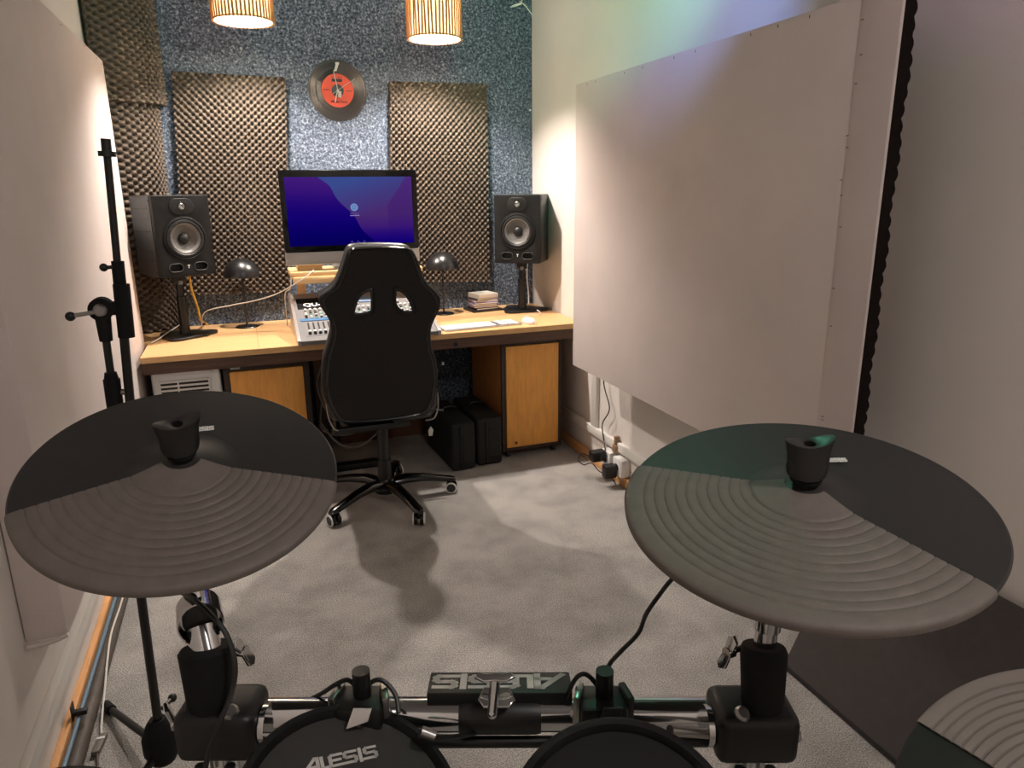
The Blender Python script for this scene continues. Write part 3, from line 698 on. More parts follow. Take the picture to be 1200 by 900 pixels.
# ================================================================== pendants
def pendant(label, cx, cy, z0, power, slats=50, visible=True):
    t = thing('pendant_lamp', label, 'pendant lamp', (cx, cy, z0), 0, 'slatted pendant lamps')
    r, h = .129, .235
    rim = MB().lathe([(r-.004, 0), (r, 0), (r, .006), (r-.004, .006), (r-.004, 0)], n=40, caps=False).mesh('rim', BAMBOO)
    share('lower_ring', rim, t, Matrix.Translation((0, 0, .004))); share('upper_ring', rim, t, Matrix.Translation((0, 0, h-.01)))
    slat = MB().box((-.0042, -.0015, 0), (.0042, .0015, h), .0006, 1).mesh('slat', BAMBOO)
    for k in range(slats):
        a = 2*PI*k/slats; share('slat', slat, t, Matrix.Translation(((r+.002)*math.cos(a), (r+.002)*math.sin(a), 0)) @ Matrix.Rotation(a+PI/2, 4, 'Z') @ Matrix.Rotation(random.uniform(-.03, .03), 4, 'Y'))
    MB().lathe([(r-.009, .004), (r-.008, .004), (r-.008, h-.012), (r-.009, h-.012), (r-.009, .004)], n=48, caps=False).build('inner_lining', LINING, t, world=False)
    b = MB()
    for k in range(3):
        a = 2*PI*k/3+.3; b.tube([(.018*math.cos(a), .018*math.sin(a), h-.007), ((r-.003)*math.cos(a), (r-.003)*math.sin(a), h-.007)], .002, 6)
    b.lathe([(.018, h-.010), (.021, h-.010), (.021, h-.004), (.018, h-.004), (.018, h-.010)], n=16, caps=False); b.build('spider', BLACKM, t, world=False)
    MB().lathe([(0, .150), (.015, .150), (.017, .158), (.017, .225), (.006, .235), (0, .235)], n=18).build('lamp_holder', BLACK, t, world=False)
    MB().lathe([(0, .062), (.018, .066), (.031, .080), (.034, .096), (.029, .114), (.016, .136), (.012, .149), (0, .149)], n=20).build('bulb', BULBM, t, world=False)
    MB().cyl((0, 0, .23), (0, 0, ZC-z0-.03), .0035, n=8).build('flex', BLACK, t, world=False)
    MB().lathe([(0, ZC-z0-.035), (.02, ZC-z0-.035), (.05, ZC-z0-.006), (.05, ZC-z0), (0, ZC-z0)], n=24).build('ceiling_rose', WHITE, t, world=False)
    light('pendant_bulb_light', 'POINT', (cx, cy, z0+.098), power, WARM, .032, t)
def lining_material():
    m = bpy.data.materials.new('paper_lining'); m.use_nodes = True; nt = m.node_tree; nt.nodes.clear()
    o = nt.nodes.new('ShaderNodeOutputMaterial'); mx = nt.nodes.new('ShaderNodeMixShader'); mx.inputs[0].default_value = .18
    d = nt.nodes.new('ShaderNodeBsdfDiffuse'); d.inputs[0].default_value = (.62, .55, .45, 1)
    tr = nt.nodes.new('ShaderNodeBsdfTranslucent'); tr.inputs[0].default_value = (.9, .78, .6, 1)
    nt.links.new(d.outputs[0], mx.inputs[1]); nt.links.new(tr.outputs[0], mx.inputs[2]); nt.links.new(mx.outputs[0], o.inputs[0]); return m
LINING = lining_material()
BULBM = emit_mat('bulb_glow', (1, .86, .68), 28, True)
pendant('slatted bamboo pendant lamp hanging nearer the white wall over the desk', .960, 3.65, 2.105, BULB_W)
pendant('slatted bamboo pendant lamp hanging nearer the corner foam over the desk', .100, 3.65, 2.130, BULB_W)
t = thing('fill_ceiling_light', 'unseen round white ceiling light added for fill above the drummer seat', 'ceiling light', (.75, -.35, ZC-.08))  # fill lamp out of view, added to lift the foreground and right-hand panel
MB().lathe([(0, .08), (.17, .08), (.17, .05), (.155, .045), (0, .045)], n=40).build('base', WHITE, t, world=False)
MB().lathe([(.155, .046), (.150, .030), (.11, .012), (.05, .004), (0, .003)], n=40, caps=False).build('diffuser', emit_mat('fill_diffuser_glow', (1, .93, .90), 6, True), t, world=False)
light('added_fill_lamp', 'POINT', (.75, -.35, ZC-.065), FILL_W, COOLER, .10, t)

# coloured party light on the ceiling, over the middle of the room
t = thing('party_light', 'small ceiling party light throwing green, blue and purple beams', 'party light', (.75, 1.55, ZC-.12))
MB().lathe([(0, .12), (.06, .12), (.06, .10), (.045, .095), (.045, .06), (0, .06)], n=24).build('base', BLACK, t, world=False)
MB().ball((0, 0, .03), .035, .035, .035, 20).build('lens_ball', mat('lens_ball', (210, 215, 220), .1, spec=.7), t, world=False)
pl = (.75, 1.55, ZC-.135)
light('green_beam', 'SPOT', pl, LED_W*4.2, (.25, 1, .62), .02, t, (1.65, 3.35, 2.35), 62, 1)
light('blue_beam', 'SPOT', pl, LED_W*2.6, (.22, .38, 1), .02, t, (1.65, 2.35, 2.0), 45, 1)
light('purple_beam', 'SPOT', pl, LED_W*.28, (.75, .25, 1), .05, t, (1.65, 1.25, 2.2), 60, 1)
light('green_beam_corner', 'SPOT', pl, LED_W*2.2, (.30, 1, .70), .02, t, (-.1, 4.1, 2.45), 46, 1)
light('green_beam_drums', 'SPOT', pl, LED_W*.5, (.25, 1, .62), .02, t, (.42, .66, 1.1), 26, 1)

# ================================================================== gaming chair
CP, CN = Vector((.5, 2.905, .47)), Vector((0, 1, .15)).normalized()
ux = Vector((1, 0, 0)); uz = (Vector((0, 0, 1))-CN*CN.z).normalized()
def cpt(px, py):
    p = onplane(px, py, CP, CN)-CP; return (p.dot(ux), p.dot(uz))
def rnd(pts, k=3): return [(p.x, p.y) for p in smoothpts([Vector((x, y, 0)) for x, y in pts]+[Vector((*pts[0], 0))], k)[:-1]]
out_px = [(407, 296), (411, 291.5), (420, 289.6), (444, 288.7), (470, 289.3), (480, 291), (486, 296), (492, 309), (500, 330), (512.5, 343), (517.5, 351.5), (516.5, 363), (509.5, 378), (506, 391), (507.5, 408), (512, 423), (514.3, 440), (513, 458), (509, 473), (501, 484), (480, 489.5), (447, 494), (415, 496), (398, 494), (390, 486), (383, 473), (378.5, 456), (378, 440), (379.5, 423), (384, 408), (388.5, 390), (386, 376), (376.5, 361), (374, 351.5), (379, 345), (392, 335), (400.5, 317)]
hl = [(436.4, 340), (427, 343), (420, 350), (416, 360), (414.8, 369), (424, 369.6), (433, 368), (437, 363)]
hr = [(463.5, 340), (472, 342), (479, 349), (483, 357), (485.5, 366), (477, 367.5), (470, 365.5), (463.5, 357)]
out2 = rnd([cpt(*p) for p in out_px]); hl2 = rnd([cpt(*p) for p in hl]); hr2 = rnd([cpt(*p) for p in hr])
hub = Vector((.515, 3.15, 0))
t = thing('gaming_chair', 'black high-back gaming chair with two headrest openings in front of the mixer', 'chair', hub)
TH = .055
FM = frame(CP+CN*(TH/2), ux, uz, -CN)
# back shell and front cushion
MB().merge(plate([out2, hl2, hr2], TH, .022, FM, 4)).build('backrest', CHAIRF, t)
cxm = sum(p[0] for p in out2)/len(out2); czm = sum(p[1] for p in out2)/len(out2)
def tubeloop(pts, r, h, m, name, sc=1):
    c = [CP+ux*(cxm+(x-cxm)*sc)+uz*(czm+(y-czm)*(sc if sc == 1 else .985))-CN*h for x, y in pts]; c.append(c[0]); c.append(c[1])
    return MB().tube(c, r, 6, False).build(name, m, t)
tubeloop(out2, .005, -.002, BLACKG, 'piping', .925)
for hh in (hl2, hr2):
    c = [CP+ux*x+uz*y+CN*.012 for x, y in hh]; c += c[:2]
    MB().tube(c, .0075, 8, False).build('opening_rim', CHAIRL, t)
def hole(h):
    mx, my = sum(p[0] for p in h)/len(h), sum(p[1] for p in h)/len(h)
    return [(mx+(x-mx)*1.3+.010, my+(y-my)*1.3-.004) for x, y in h]
# leatherette edge shell around the sides
b = MB(); outer = [(cxm+(x-cxm)*1.0, czm+(y-czm)*1.0) for x, y in out2]
b.merge(plate([[(cxm+(x-cxm)*.99, czm+(y-czm)*1.0) for x, y in out2], hole(hl2), hole(hr2)], .045, .018, frame(CP+CN*(TH+.012), ux, uz, -CN), 4)); b.build('front_cushion', CHAIRL, t)
# seat
b = MB(); b.merge(plate([rounded(.44, .50, .07)], .10, .035, frame((hub.x, 3.20, .49), (1, 0, 0), (0, 1, 0)), 4)); b.build('seat', CHAIRL, t)
for s in (-1, 1):
    b = MB(); b.merge(plate([rounded(.09, .46, .04)], .11, .03, frame((hub.x-.01+s*.19, 3.19, .525), (1, 0, 0), (0, 1, 0)), 3)); b.build('seat_bolster', CHAIRL, t)
    # recliner bracket with bolts
    b = MB(); b.box((hub.x-.015+s*.205-.004, 2.985, .43), (hub.x-.015+s*.205+.004, 3.08, .60), .003); b.build('recliner_bracket', BLACKM, t)
    b = MB(); b.cyl((hub.x-.012+s*.240, 2.90, .70), (hub.x-.012+s*.250, 2.90, .70), .006, n=10); b.build('bolt', CHROME, t)
    b = MB(); b.tube(smoothpts([(hub.x-.02+s*.236, 2.95, .56), (hub.x-.02+s*.232, 2.93, .50), (hub.x-.02+s*.212, 2.925, .455), (hub.x-.02+s*.18, 2.95, .44)], 5), .004, 8); b.build('hinge_arm', STEEL, t)
    b = MB(); b.tube(smoothpts([(hub.x+s*.27, 3.22, .44), (hub.x+s*.31, 3.22, .46), (hub.x+s*.315, 3.21, .60), (hub.x+s*.31, 3.20, .675)], 5), .014, 10)
    if False: b.build('arm_post', BLACK, t)
MB().box((hub.x-.10, 3.0, .405), (hub.x+.10, 3.26, .439), .006).build('mechanism_plate', BLACKM, t)
MB().box((hub.x-.24, 2.93, .425), (hub.x+.02, 2.965, .452), .006).build('rear_bar', BLACKM, t)
MB().cyl(hub+Vector((0, 0, .20)), hub+Vector((0, 0, .408)), .026, n=20).build('gas_lift_cover', BLACK, t)
MB().cyl(hub+Vector((0, 0, .06)), hub+Vector((0, 0, .21)), .034, .031, n=20).build('column', BLACK, t)
MB().tube(smoothpts([hub+Vector((.08, .06, .42)), hub+Vector((.2, .04, .42)), hub+Vector((.30, .03, .40))], 4), .006, 8).build('lift_lever', BLACKM, t)
MB().lathe([(0, .045), (.05, .05), (.052, .095), (.04, .115), (0, .118)], hub, n=24).build('base_hub', BLACKG, t)
cast = [at(388, 612, 2, .0), at(487, 608, 2, 0)]
a0 = math.atan2(2.985+.02-hub.y, .239-hub.x)
for k in range(5):
    a = math.radians(214)+k*2*PI/5; dr = Vector((math.cos(a), math.sin(a), 0)); pp = Vector((-dr.y, dr.x, 0)); L_ = .315
    secs = []
    for s, zz, wv, hv in ((.03, .088, .033, .030), (.10, .098, .030, .028), (.18, .092, .027, .024), (.26, .076, .025, .020), (.315, .066, .025, .018), (.335, .063, .014, .012)):
        c = hub+dr*s+Vector((0, 0, zz)); secs.append([c+pp*(wv*math.cos(q_))+Vector((0, 0, hv*math.sin(q_)*(.9 if math.sin(q_) > 0 else .7))) for q_ in (2*PI*i/12 for i in range(12))])
    leg = MB().rings(secs).build('leg', BLACKG, t)
    cw = hub+dr*L_; wa = random.uniform(0, PI) if k not in (0, 1) else (.4, -.3)[k]
    wd_ = Vector((math.cos(wa), math.sin(wa), 0)); c0 = cw+Vector((0, 0, .0275))
    MB().tube([cw+Vector((0, 0, .03)), cw+Vector((0, 0, .07))], .007, 8).build('castor_stem', BLACKM, leg)
    for s in (-1, 1):
        MB().cyl(c0+wd_*s*.006, c0+wd_*s*.026, .0272, n=20).build('castor_wheel', BLACKG, leg)
        MB().lathe([(.0215, .0262), (.0245, .0272), (.0275, .0255), (.0276, .021), (.0215, .0262)], c0, wd_*s, 24, False).build('castor_rim', WHITE, leg)
    MB().ball(c0+Vector((0, 0, .014)), .012, .012, .016, 10).build('castor_hood', BLACKG, leg)

# ================================================================== cables on and under the desk
o = cable('computer_cable', [at(368, 316, 1, 3.695), at(360, 323, 1, 3.675), at(345, 333, 1, 3.672), at(325, 344, 1, 3.74), at(300, 352, 1, 3.80), at(270, 358, 1, 3.88), at(240, 366, 1, 3.93), (-.24, 3.95, ZD+.006)], .0028, WHITEC); tag(o, 'white cable sagging from the riser to the corner speaker', 'cable')
o = cable('riser_cable', [at(341, 326, 1, 3.675), at(340, 338, 1, 3.70), (.176, 3.86, .90), (.176, 3.9, ZD+.004)], .0028, WHITEC); tag(o, 'short white cable dropping off the riser behind the mixer', 'cable')
o = cable('speaker_cable', [at(213, 379, 2, ZD+.05), at(204, 385, 2, ZD+.03), at(196, 390, 2, ZD+.025), at(186, 397, 2, ZD+.012), at(177, 402, 2, ZD+.005)], .0028, WHITEC); tag(o, 'white cable crossing the base of the corner speaker stand', 'cable')
o = cable('power_cable', [(1.60, 4.08, 1.10), (1.605, 4.09, 1.0), (1.60, 4.085, .9), (1.61, 4.09, .80), (1.60, 4.06, ZD+.004)], .004, WHITE); tag(o, 'white power cable hanging in the corner behind the speaker by the wall', 'cable')
o = cable('power_cable', [(1.57, 4.09, 1.10), (1.585, 4.095, 1.0), (1.575, 4.09, .9), (1.59, 4.095, .80), (1.57, 4.08, ZD+.004)], .004, WHITE); tag(o, 'second white power cable hanging on the felt behind the speaker by the wall', 'cable')
o = cable('signal_cable', [at(610, 318, 1, 4.06), at(607, 335, 1, 4.09), at(604, 350, 1, 4.10), at(603, 358, 1, 4.10)], .0028, mat('blue_wire', (40, 52, 110), .5)); tag(o, 'dark blue cable hanging on the felt behind the speaker stand', 'cable')
o = cable('yellow_strap', [at(221, 318, 1, 3.93), at(224, 338, 1, 3.95), at(228, 350, 1, 3.97), at(232, 362, 1, 3.99), at(235, 374, 1, 4.0), at(240, 378.5, 2, ZD+.008), at(243, 380, 2, ZD+.006)], .006, YELC); tag(o, 'yellow twisted strap hanging behind the corner speaker stand', 'strap')
for k, (pts, nm) in enumerate(((((.30, 3.5, .60), (.27, 3.52, .50), (.30, 3.5, .38), (.36, 3.52, .34), (.33, 3.52, .44)), 'grey cable loop hanging under the desk beside the cabinet'), (((.30, 3.6, .42), (.28, 3.62, .25), (.36, 3.6, .20), (.48, 3.62, .22), (.6, 3.7, .40)), 'grey cable drooping low under the desk behind the chair'), (((.27, 3.55, .30), (.35, 3.5, .19), (.45, 3.5, .16), (.55, 3.55, .20)), 'thin pale cable sagging under the desk near the floor'))):
    o = cable('desk_cable', pts, .005, mat('grey_cable', (112, 106, 100), .5)); tag(o, nm, 'cable')
b = MB(); b.box((-.11, -.03, 0), (.11, .03, .035), .005)
o = b.build('power_strip', BLACK); o.location = (.45, 3.62, 0); MW[o.name] = Matrix.Translation(o.location); tag(o, 'black power strip on the floor under the desk', 'power strip')
# hook on the felt, top corner
t = thing('wire_hook', 'white cable tie hooked on the felt near the ceiling corner', 'cable tie', at(611, 4, 1, YB))
b = MB(); b.tube([at(598, 8.5, 1, YB-.01), at(604, 6.5, 1, YB-.012), at(611, 4, 1, YB-.012)], [.003, .007, .005], 8); b.build('clip', WHITE, t)
b = MB(); b.tube([at(611, 3, 1, YB-.004), at(616, 7, 1, YB-.02), at(624, 18, 1, YB-.02)], .003, 6); b.tube([at(609, 1, 1, YB-.012), at(611, 4, 1, YB-.012), at(612, 0, 1, YB-.012)], .0025, 6); b.build('tail', WHITE, t)
o = MB().lathe([(0, 0), (.006, 0), (.006, .004), (0, .006)], at(621, 129, 1, YB), (0, -1, 0), 10).build('wall_screw', WHITE); tag(o, 'white screw head in the felt beside the wall corner', 'screw')

# ================================================================== socket and chargers
t = thing('wall_socket', 'white double wall socket above the pine skirting', 'socket', (XR, 2.95, .06))
for y in (2.90, 3.02):
    MB().box((XR-.05, y-.045, .055), (XR-.0005, y+.045, .145), .008).build('housing', WHITE, t)
    MB().lathe([(.02, .0), (.02, .002), (.017, -.006), (0, -.006)], (XR-.050, y, .10), (-1, 0, 0), 20).build('socket_face', CREAM, t)
o = MB().box((XR-.13, 3.00, .095), (XR-.052, 3.055, .148), .008).build('power_adapter', BLACK); origin(o, (XR-.09, 3.03, .095)); tag(o, 'black power adapter plugged in over its coiled lead', 'adapter', 'adapters in the wall socket')
o = MB().box((XR-.115, 2.885, .05), (XR-.052, 2.935, .115), .008).build('power_adapter', BLACK); origin(o, (XR-.08, 2.9, .05)); tag(o, 'squarish black power adapter plugged in below the switch', 'adapter', 'adapters in the wall socket')
b = MB(); b.box((XR-.034, 2.945, .150), (XR-.001, 2.985, .19), .004); b.box((XR-.03, 2.955, .19), (XR-.006, 2.975, .235), .003)
o = b.build('plug', mat('plug_brown', (150, 118, 92), .5)); origin(o, (XR-.02, 2.96, .15)); tag(o, 'small brown plug standing upright on the wall trunking', 'plug')
o = cable('panel_cable', [(XR-.03, 3.09, .62), (XR-.026, 3.10, .47), (XR-.028, 3.03, .36), (XR-.028, 3.10, .26), (XR-.03, 3.08, .18), (XR-.05, 3.02, .146)], .0032, BLACK); tag(o, 'black cable dropping from behind the white panel to the socket', 'cable')
o = cable('adapter_lead', [(XR-.13, 3.03, .12), (XR-.16, 3.06, .13), (XR-.17, 3.08, .09), (XR-.14, 3.08, .06), (XR-.11, 3.05, .075), (XR-.10, 2.99, .055), (XR-.06, 2.94, .03), (XR-.05, 2.90, .01)], .0028, BLACK); tag(o, 'black coiled adapter lead below the wall socket', 'cable')

# ================================================================== left skirting hose and cables
o = MB().tube(smoothpts([(-.533, y, .022+.001*math.sin(y*9)) for y in (YF+.1, .3, .9, 1.3, 1.7, 2.1, 2.5, 2.9, 3.3)], 5), .021, 14).build('floor_hose', HOSE); tag(o, 'thick grey hose lying along the pine skirting', 'hose')
o = MB().tube(smoothpts([(-.540, y, z_) for y, z_ in ((YF+.1, .075), (.4, .066), (1.0, .068), (1.5, .066), (1.9, .062), (2.3, .06), (2.7, .058), (3.2, .055))], 5), .006, 8).build('blue_cable', BLUEC); tag(o, 'blue cable running along the top of the grey hose', 'cable')
cn = Vector((-.490, 1.872, .009))
o = cable('white_cable', [(-.522, 2.9, .049), (-.520, 2.55, .049), (-.524, 2.35, .050), (-.514, 2.2, .047), (-.506, 2.10, .036), (-.500, 2.0, .022), (-.496, 1.94, .009), cn+Vector((0, .034, 0))], .0032, WHITEC); tag(o, 'thin white cable dropping off the grey hose to an inline connector', 'cable')
t = thing('cable_connector', 'small grey inline connector on the carpet beside the grey hose', 'connector', (cn.x, cn.y, 0))
MB().merge(plate([rounded(.020, .075, .007)], .014, .004, frame(cn, (1, 0, 0), (.15, 1, 0)))).build('body', mat('grey_conn', (110, 102, 94), .5), t)
MB().box((cn.x-.009, cn.y+.012, .003), (cn.x+.011, cn.y+.020, .0165), .001).build('band', WHITE, t)
o = cable('connector_lead', [cn+Vector((0, -.035, 0)), (-.482, 1.78, .005), (-.490, 1.73, .005), (-.498, 1.66, .005)], .003, mat('brown_lead', (84, 66, 52), .6)); tag(o, 'brown lead trailing from the inline connector on the carpet', 'cable')
t = thing('cable_clip', 'black clip fixing the blue cable to the pine skirting', 'clip', (-.545, 1.94, .06))
b = MB(); b.box((-.556, 1.925, .055), (-.5525, 1.955, .10), .001); b.box((-.556, 1.93, .066), (-.52, 1.945, .080), .002); b.build('clip_body', BLACK, t)

# ================================================================== microphone stand
mb_ = Vector((-.317, 1.71, 0))
t = thing('microphone_stand', 'black tripod microphone stand with folded boom before the wall panel', 'microphone stand', mb_)
ptop = Vector((-.293, 1.71, 1.165)); pb = Vector((-.317, 1.71, .10)); pd = (ptop-pb).normalized()
MB().cyl(pb, pb+pd*.80, .0105, n=16).build('lower_pole', BLACKM, t)
MB().cyl(pb+pd*.78, ptop, .008, n=14).build('upper_pole', BLACKM, t)
c = pb+pd*.90
b = MB(); b.cyl(c-pd*.035, c+pd*.03, .017, n=16); b.cyl(c+pd*.028, c+pd*.045, .015, .012, n=16); b.build('height_clutch', RUBBERB, t)
b = MB(); b.cyl(c+Vector((.012, 0, 0)), c+Vector((.028, -.004, .0)), .007, n=12); b.build('clutch_knob', STEEL, t)
MB().lathe([(0, .04), (.03, .045), (.042, .075), (.042, .115), (.028, .15), (.018, .165), (0, .165)], mb_+Vector((0, 0, 0)), n=20).build('tripod_hub', RUBBERB, t)
b = MB(); b.cyl(mb_+Vector((.012, .02, .175)), mb_+Vector((.03, .05, .175)), .006, n=10); b.ball(mb_+Vector((.032, .054, .175)), .011); b.build('hub_knob', BLACK, t)
foot = at(126, 829, 2, .012)
for a in (math.atan2(foot.y-mb_.y, foot.x-mb_.x), None, None):
    if a is not None: a1 = a
ln = (Vector((foot.x, foot.y, 0))-mb_).length
for k in range(3):
    a = a1+k*2*PI/3; dr = Vector((math.cos(a), math.sin(a), 0)); e = mb_+dr*ln+Vector((0, 0, .014))
    lg = MB().cyl(mb_+dr*.03+Vector((0, 0, .075)), e, .0095, n=12).build('leg', BLACKM, t)
    MB().cyl(e-dr*.03+Vector((0, 0, .004)), e+dr*.012, .0138, n=14).build('rubber_foot', RUBBERB, lg)
# boom, folded upright next to the pole
B0, B1 = at(157, 520, 1, 1.705), at(124.5, 170, 1, 1.705); bd = (B1-B0).normalized()
MB().cyl(B0, B0+bd*((at(140, 335, 1, 1.705)-B0).length), .0095, n=14).build('boom_lower', BLACKM, t)
MB().cyl(at(140, 335, 1, 1.705), B1, .0075, n=14).build('boom_upper', BLACKM, t)
sw = at(145, 368, 1, 1.705)
b = MB(); b.cyl(at(148.5, 395, 1, 1.705), at(142, 333, 1, 1.705), .0165, n=16); b.build('boom_sleeve', RUBBERB, t)
b = MB(); b.cyl(at(140.5, 333, 1, 1.705), at(137.8, 306, 1, 1.705), .0125, n=14); b.build('boom_clutch', RUBBERB, t)
q0 = at(133, 313, 1, 1.70); b = MB(); b.cyl(q0+Vector((.006, 0, 0)), q0+Vector((-.012, 0, 0)), .004, n=8); b.ball(q0+Vector((-.018, 0, 0)), .0085); b.build('thumb_screw', BLACK, t)
q1 = at(119, 362, 1, 1.705)
b = MB(); b.cyl(q1+Vector((-.0, .016, 0)), q1+Vector((0, -.014, 0)), .024, n=22); b.cyl(q1+Vector((0, 0, -.01)), ptop-pd*.05, .016, .013, n=14); b.build('swivel_joint', RUBBERB, t)
MB().box((q1.x, 1.695, q1.z-.014), (sw.x, 1.715, q1.z+.014), .004).build('swivel_bridge', RUBBERB, t)
b = MB(); b.lathe([(0, .014), (.013, .014), (.013, .022), (.009, .026), (0, .026)], q1, (0, -1, 0), 18); b.build('swivel_disc', STEEL, t)
b = MB(); b.tube([q1+Vector((.012, -.022, 0)), q1+Vector((-.05, -.02, -.008))], .0045, 10); b.build('clamp_lever', STEEL, t)
MB().ball(q1+Vector((-.055, -.02, -.009)), .010).build('lever_ball', BLACK, t)
b = MB(); b.cyl(B1-bd*.022, B1-bd*.012, .0165, n=16); b.cyl(B1-bd*.014, B1+bd*.012, .0095, n=14); b.build('threaded_tip', BLACK, t)

# ================================================================== leaning board
t = thing('leaning_board', 'flat dark grey board leaning against the white wall behind the cymbals', 'board', (1.53, 1.0, 0))
d = (Vector((1.632, 0, .452))-Vector((1.424, 0, .004))); L_ = d.length; d.normalize()
n_ = Vector((-d.z, 0, d.x))
b = MB(); b.rings([[Vector((1.424, y, .008))+d*s+n_*h for s, h in ((0, 0), (L_, 0), (L_, .010), (0, .010))] for y in (.38, 1.487)]); b.build('panel', BOARD, t, smooth=False)
b = MB(); b.rings([[Vector((1.424, y, .008))+d*s+n_*h for s, h in ((-.006, -.0015), (.004, -.0015), (.004, .0115), (-.006, .0115))] for y in (.38, 1.487)]); b.build('edge_trim', BLACK, t, smooth=False)

# ================================================================== electronic drum kit
KR = Vector((math.cos(.35), -math.sin(.35), 0)); KF = Vector((math.sin(.35), math.cos(.35), 0)); ZZ = Vector((0, 0, 1))
AL = [[(0, 0), (.70, 1), (.84, 1), (.84, 0)], [(.45, .32), (.84, .32)], [(1.08, .95), (1.08, .08), (2.95, .08)], [(2.2, .95), (1.68, .95), (1.56, .84), (1.56, .08)], [(1.6, .52), (2.12, .52)],
      [(3.05, .95), (2.52, .95), (2.42, .86), (2.42, .62), (2.52, .52), (2.95, .52), (3.05, .42), (3.05, .18), (2.95, .08)], [(3.32, 0), (3.32, 1)],
      [(4.25, .95), (3.72, .95), (3.62, .86), (3.62, .62), (3.72, .52), (4.15, .52), (4.25, .42), (4.25, .18), (4.15, .08), (3.55, .08)]]
def cymbal(label, c, n2, R, a0, a1, text_ang=None, knob_rot=0, dome=.026, rings_mat=CYMR, groove=.0010):
    c = Vector(c); n = Vector((n2[0], n2[1], math.sqrt(1-n2[0]**2-n2[1]**2))); u = Vector((0, 1, 0)).cross(n).normalized(); v = n.cross(u)
    t = thing('cymbal_pad', label, 'cymbal pad', c, 0, 'electronic cymbal pads')
    def hh(r):
        x = r/R; h = dome*.62*(1-x)
        if r < R*.34: h += dome*.38*(.5+.5*math.cos(PI*r/(R*.34)))
        return h
    def P(r, a, h): return c+(u*math.cos(a)+v*math.sin(a))*r+n*h
    NA = 120
    # plastic body: top with fine turned grooves, rolled edge, underside
    prof = [(.006, hh(.006))]; r = .012; k = 0
    while r < R-.004:
        prof.append((r, hh(r)+(.0003 if k % 2 else -.0003)*(1 if r > .06 else 0))); r += .0030; k += 1
    prof += [(R-.002, hh(R-.002)), (R, -.002), (R-.001, -.006), (R-.006, -.007), (.03, .004), (.006, .006)]
    MB().rings([[P(r, 2*PI*i/NA, h) for i in range(NA)] for r, h in prof]+[[P(.006, 2*PI*i/NA, hh(.006)) for i in range(NA)]], False, False).build('plastic_body', CYMP, t)
    # rubber playing surface: a raised sector with broad rings
    ns = 90; A = [math.radians(a0+(a1-a0)*i/ns) for i in range(ns+1)]
    prof = [(.020, hh(.020)+.003), (.036, hh(.036)+.003), (.048, hh(.048)+.003)]; r = .050
    while r < R-.014:     # one groove per ring, then a flat
        for dr, g in ((0, 0), (.0008, .55), (.0016, 1), (.0024, .55), (.0032, 0), (.0070, 0)):
            prof.append((r+dr, hh(r+dr)+.003-groove*g))
        r += .0108
    prof += [(R-.004, hh(R-.004)+.0025), (R-.0005, .0012), (R+.0012, -.0015), (R+.0008, -.0068), (R-.004, -.0078)]
    rows = [[P(r, a, h) for a in A] for r, h in prof]
    b = MB(); W = ns+1; Vs = [p for row in rows for p in row]
    Fs = [(j*W+i, j*W+i+1, (j+1)*W+i+1, (j+1)*W+i) for j in range(len(rows)-1) for i in range(ns)]
    k0 = len(Vs)
    for i in (0, ns):   # step faces along the sector's straight sides
        Vs += [P(r, A[i], h-.0035 if r < R-.004 else h-.001) for r, h in prof]
        for j in range(len(prof)-1): Fs.append((j*W+i, (j+1)*W+i, k0+j+1, k0+j))
        k0 += len(prof)
    b.raw(Vs, Fs); b.build('rubber_pad', rings_mat, t, angle=50)
    # bell cup, felt, wing nut
    top = hh(0)
    MB().lathe([(.0, -.03), (.012, -.03), (.012, top+.002), (.015, top+.003), (.0155, top+.006), (.012, top+.008), (0, top+.008)], c, n, 28).build('bell_washer', RUBBERB, t)
    ka = math.radians(knob_rot); ku = u*math.cos(ka)+v*math.sin(ka); kv = n.cross(ku)
    secs = []
    for s, (rx, ry, h) in enumerate(((.013, .013, .006), (.019, .0165, .010), (.0205, .016, .016), (.0205, .0145, .024), (.0215, .013, .032), (.0235, .0125, .039), (.0245, .012, .044))):
        ring = []
        for i in range(28):
            q = 2*PI*i/28; x, y = math.cos(q), math.sin(q)
            lift = (abs(x)**1.6)*.006*(s/6)
            ring.append(c+ku*(rx*x)+kv*(ry*y*(1 if s < 2 else (1-.12*(1-abs(x))*(s/6))))+n*(top+h+lift))
        secs.append(ring)
    secs.append([c+ku*(.0245*.6*math.cos(q))+kv*(.012*.6*math.sin(q))+n*(top+.044+.004*abs(math.cos(q))**1.6) for q in (2*PI*i/28 for i in range(28))])
    secs.append([c+ku*(.006*math.cos(q))+kv*(.006*math.sin(q))+n*(top+.0435) for q in (2*PI*i/28 for i in range(28))])
    secs.append([c+ku*(.005*math.cos(q))+kv*(.005*math.sin(q))+n*(top+.034) for q in (2*PI*i/28 for i in range(28))])
    MB().rings(secs).build('wing_nut', mat('wing_nut_rubber', (34, 32, 31), .36, spec=.6), t)
    if text_ang is not None:
        rad, ang, tilt = text_ang; ta = math.radians(ang); o_ = P(rad, ta, hh(rad)+.0014)
        tl = math.radians(tilt); tx = u*math.cos(tl)+v*math.sin(tl); ty = n.cross(tx); s = .0068
        b = MB(); b.strokes([[(x-1.1, y-.5) for x, y in L] for L in AL], o_, tx*s, ty*s, n, .24, .0008); b.build('logo', LOGOW, t, smooth=False)
    return t, c, n
CL = cymbal('black electronic cymbal beside the microphone stand', (-.087, .822, 1.118), (.043, -.335), .165, -166, -14, (.066, 82, 2), 22)
CR = cymbal('black electronic cymbal beside the leaning dark board', (.506, .528, 1.108), (-.112, -.123), .178, 128, 286, (.078, 33, -26), -18)
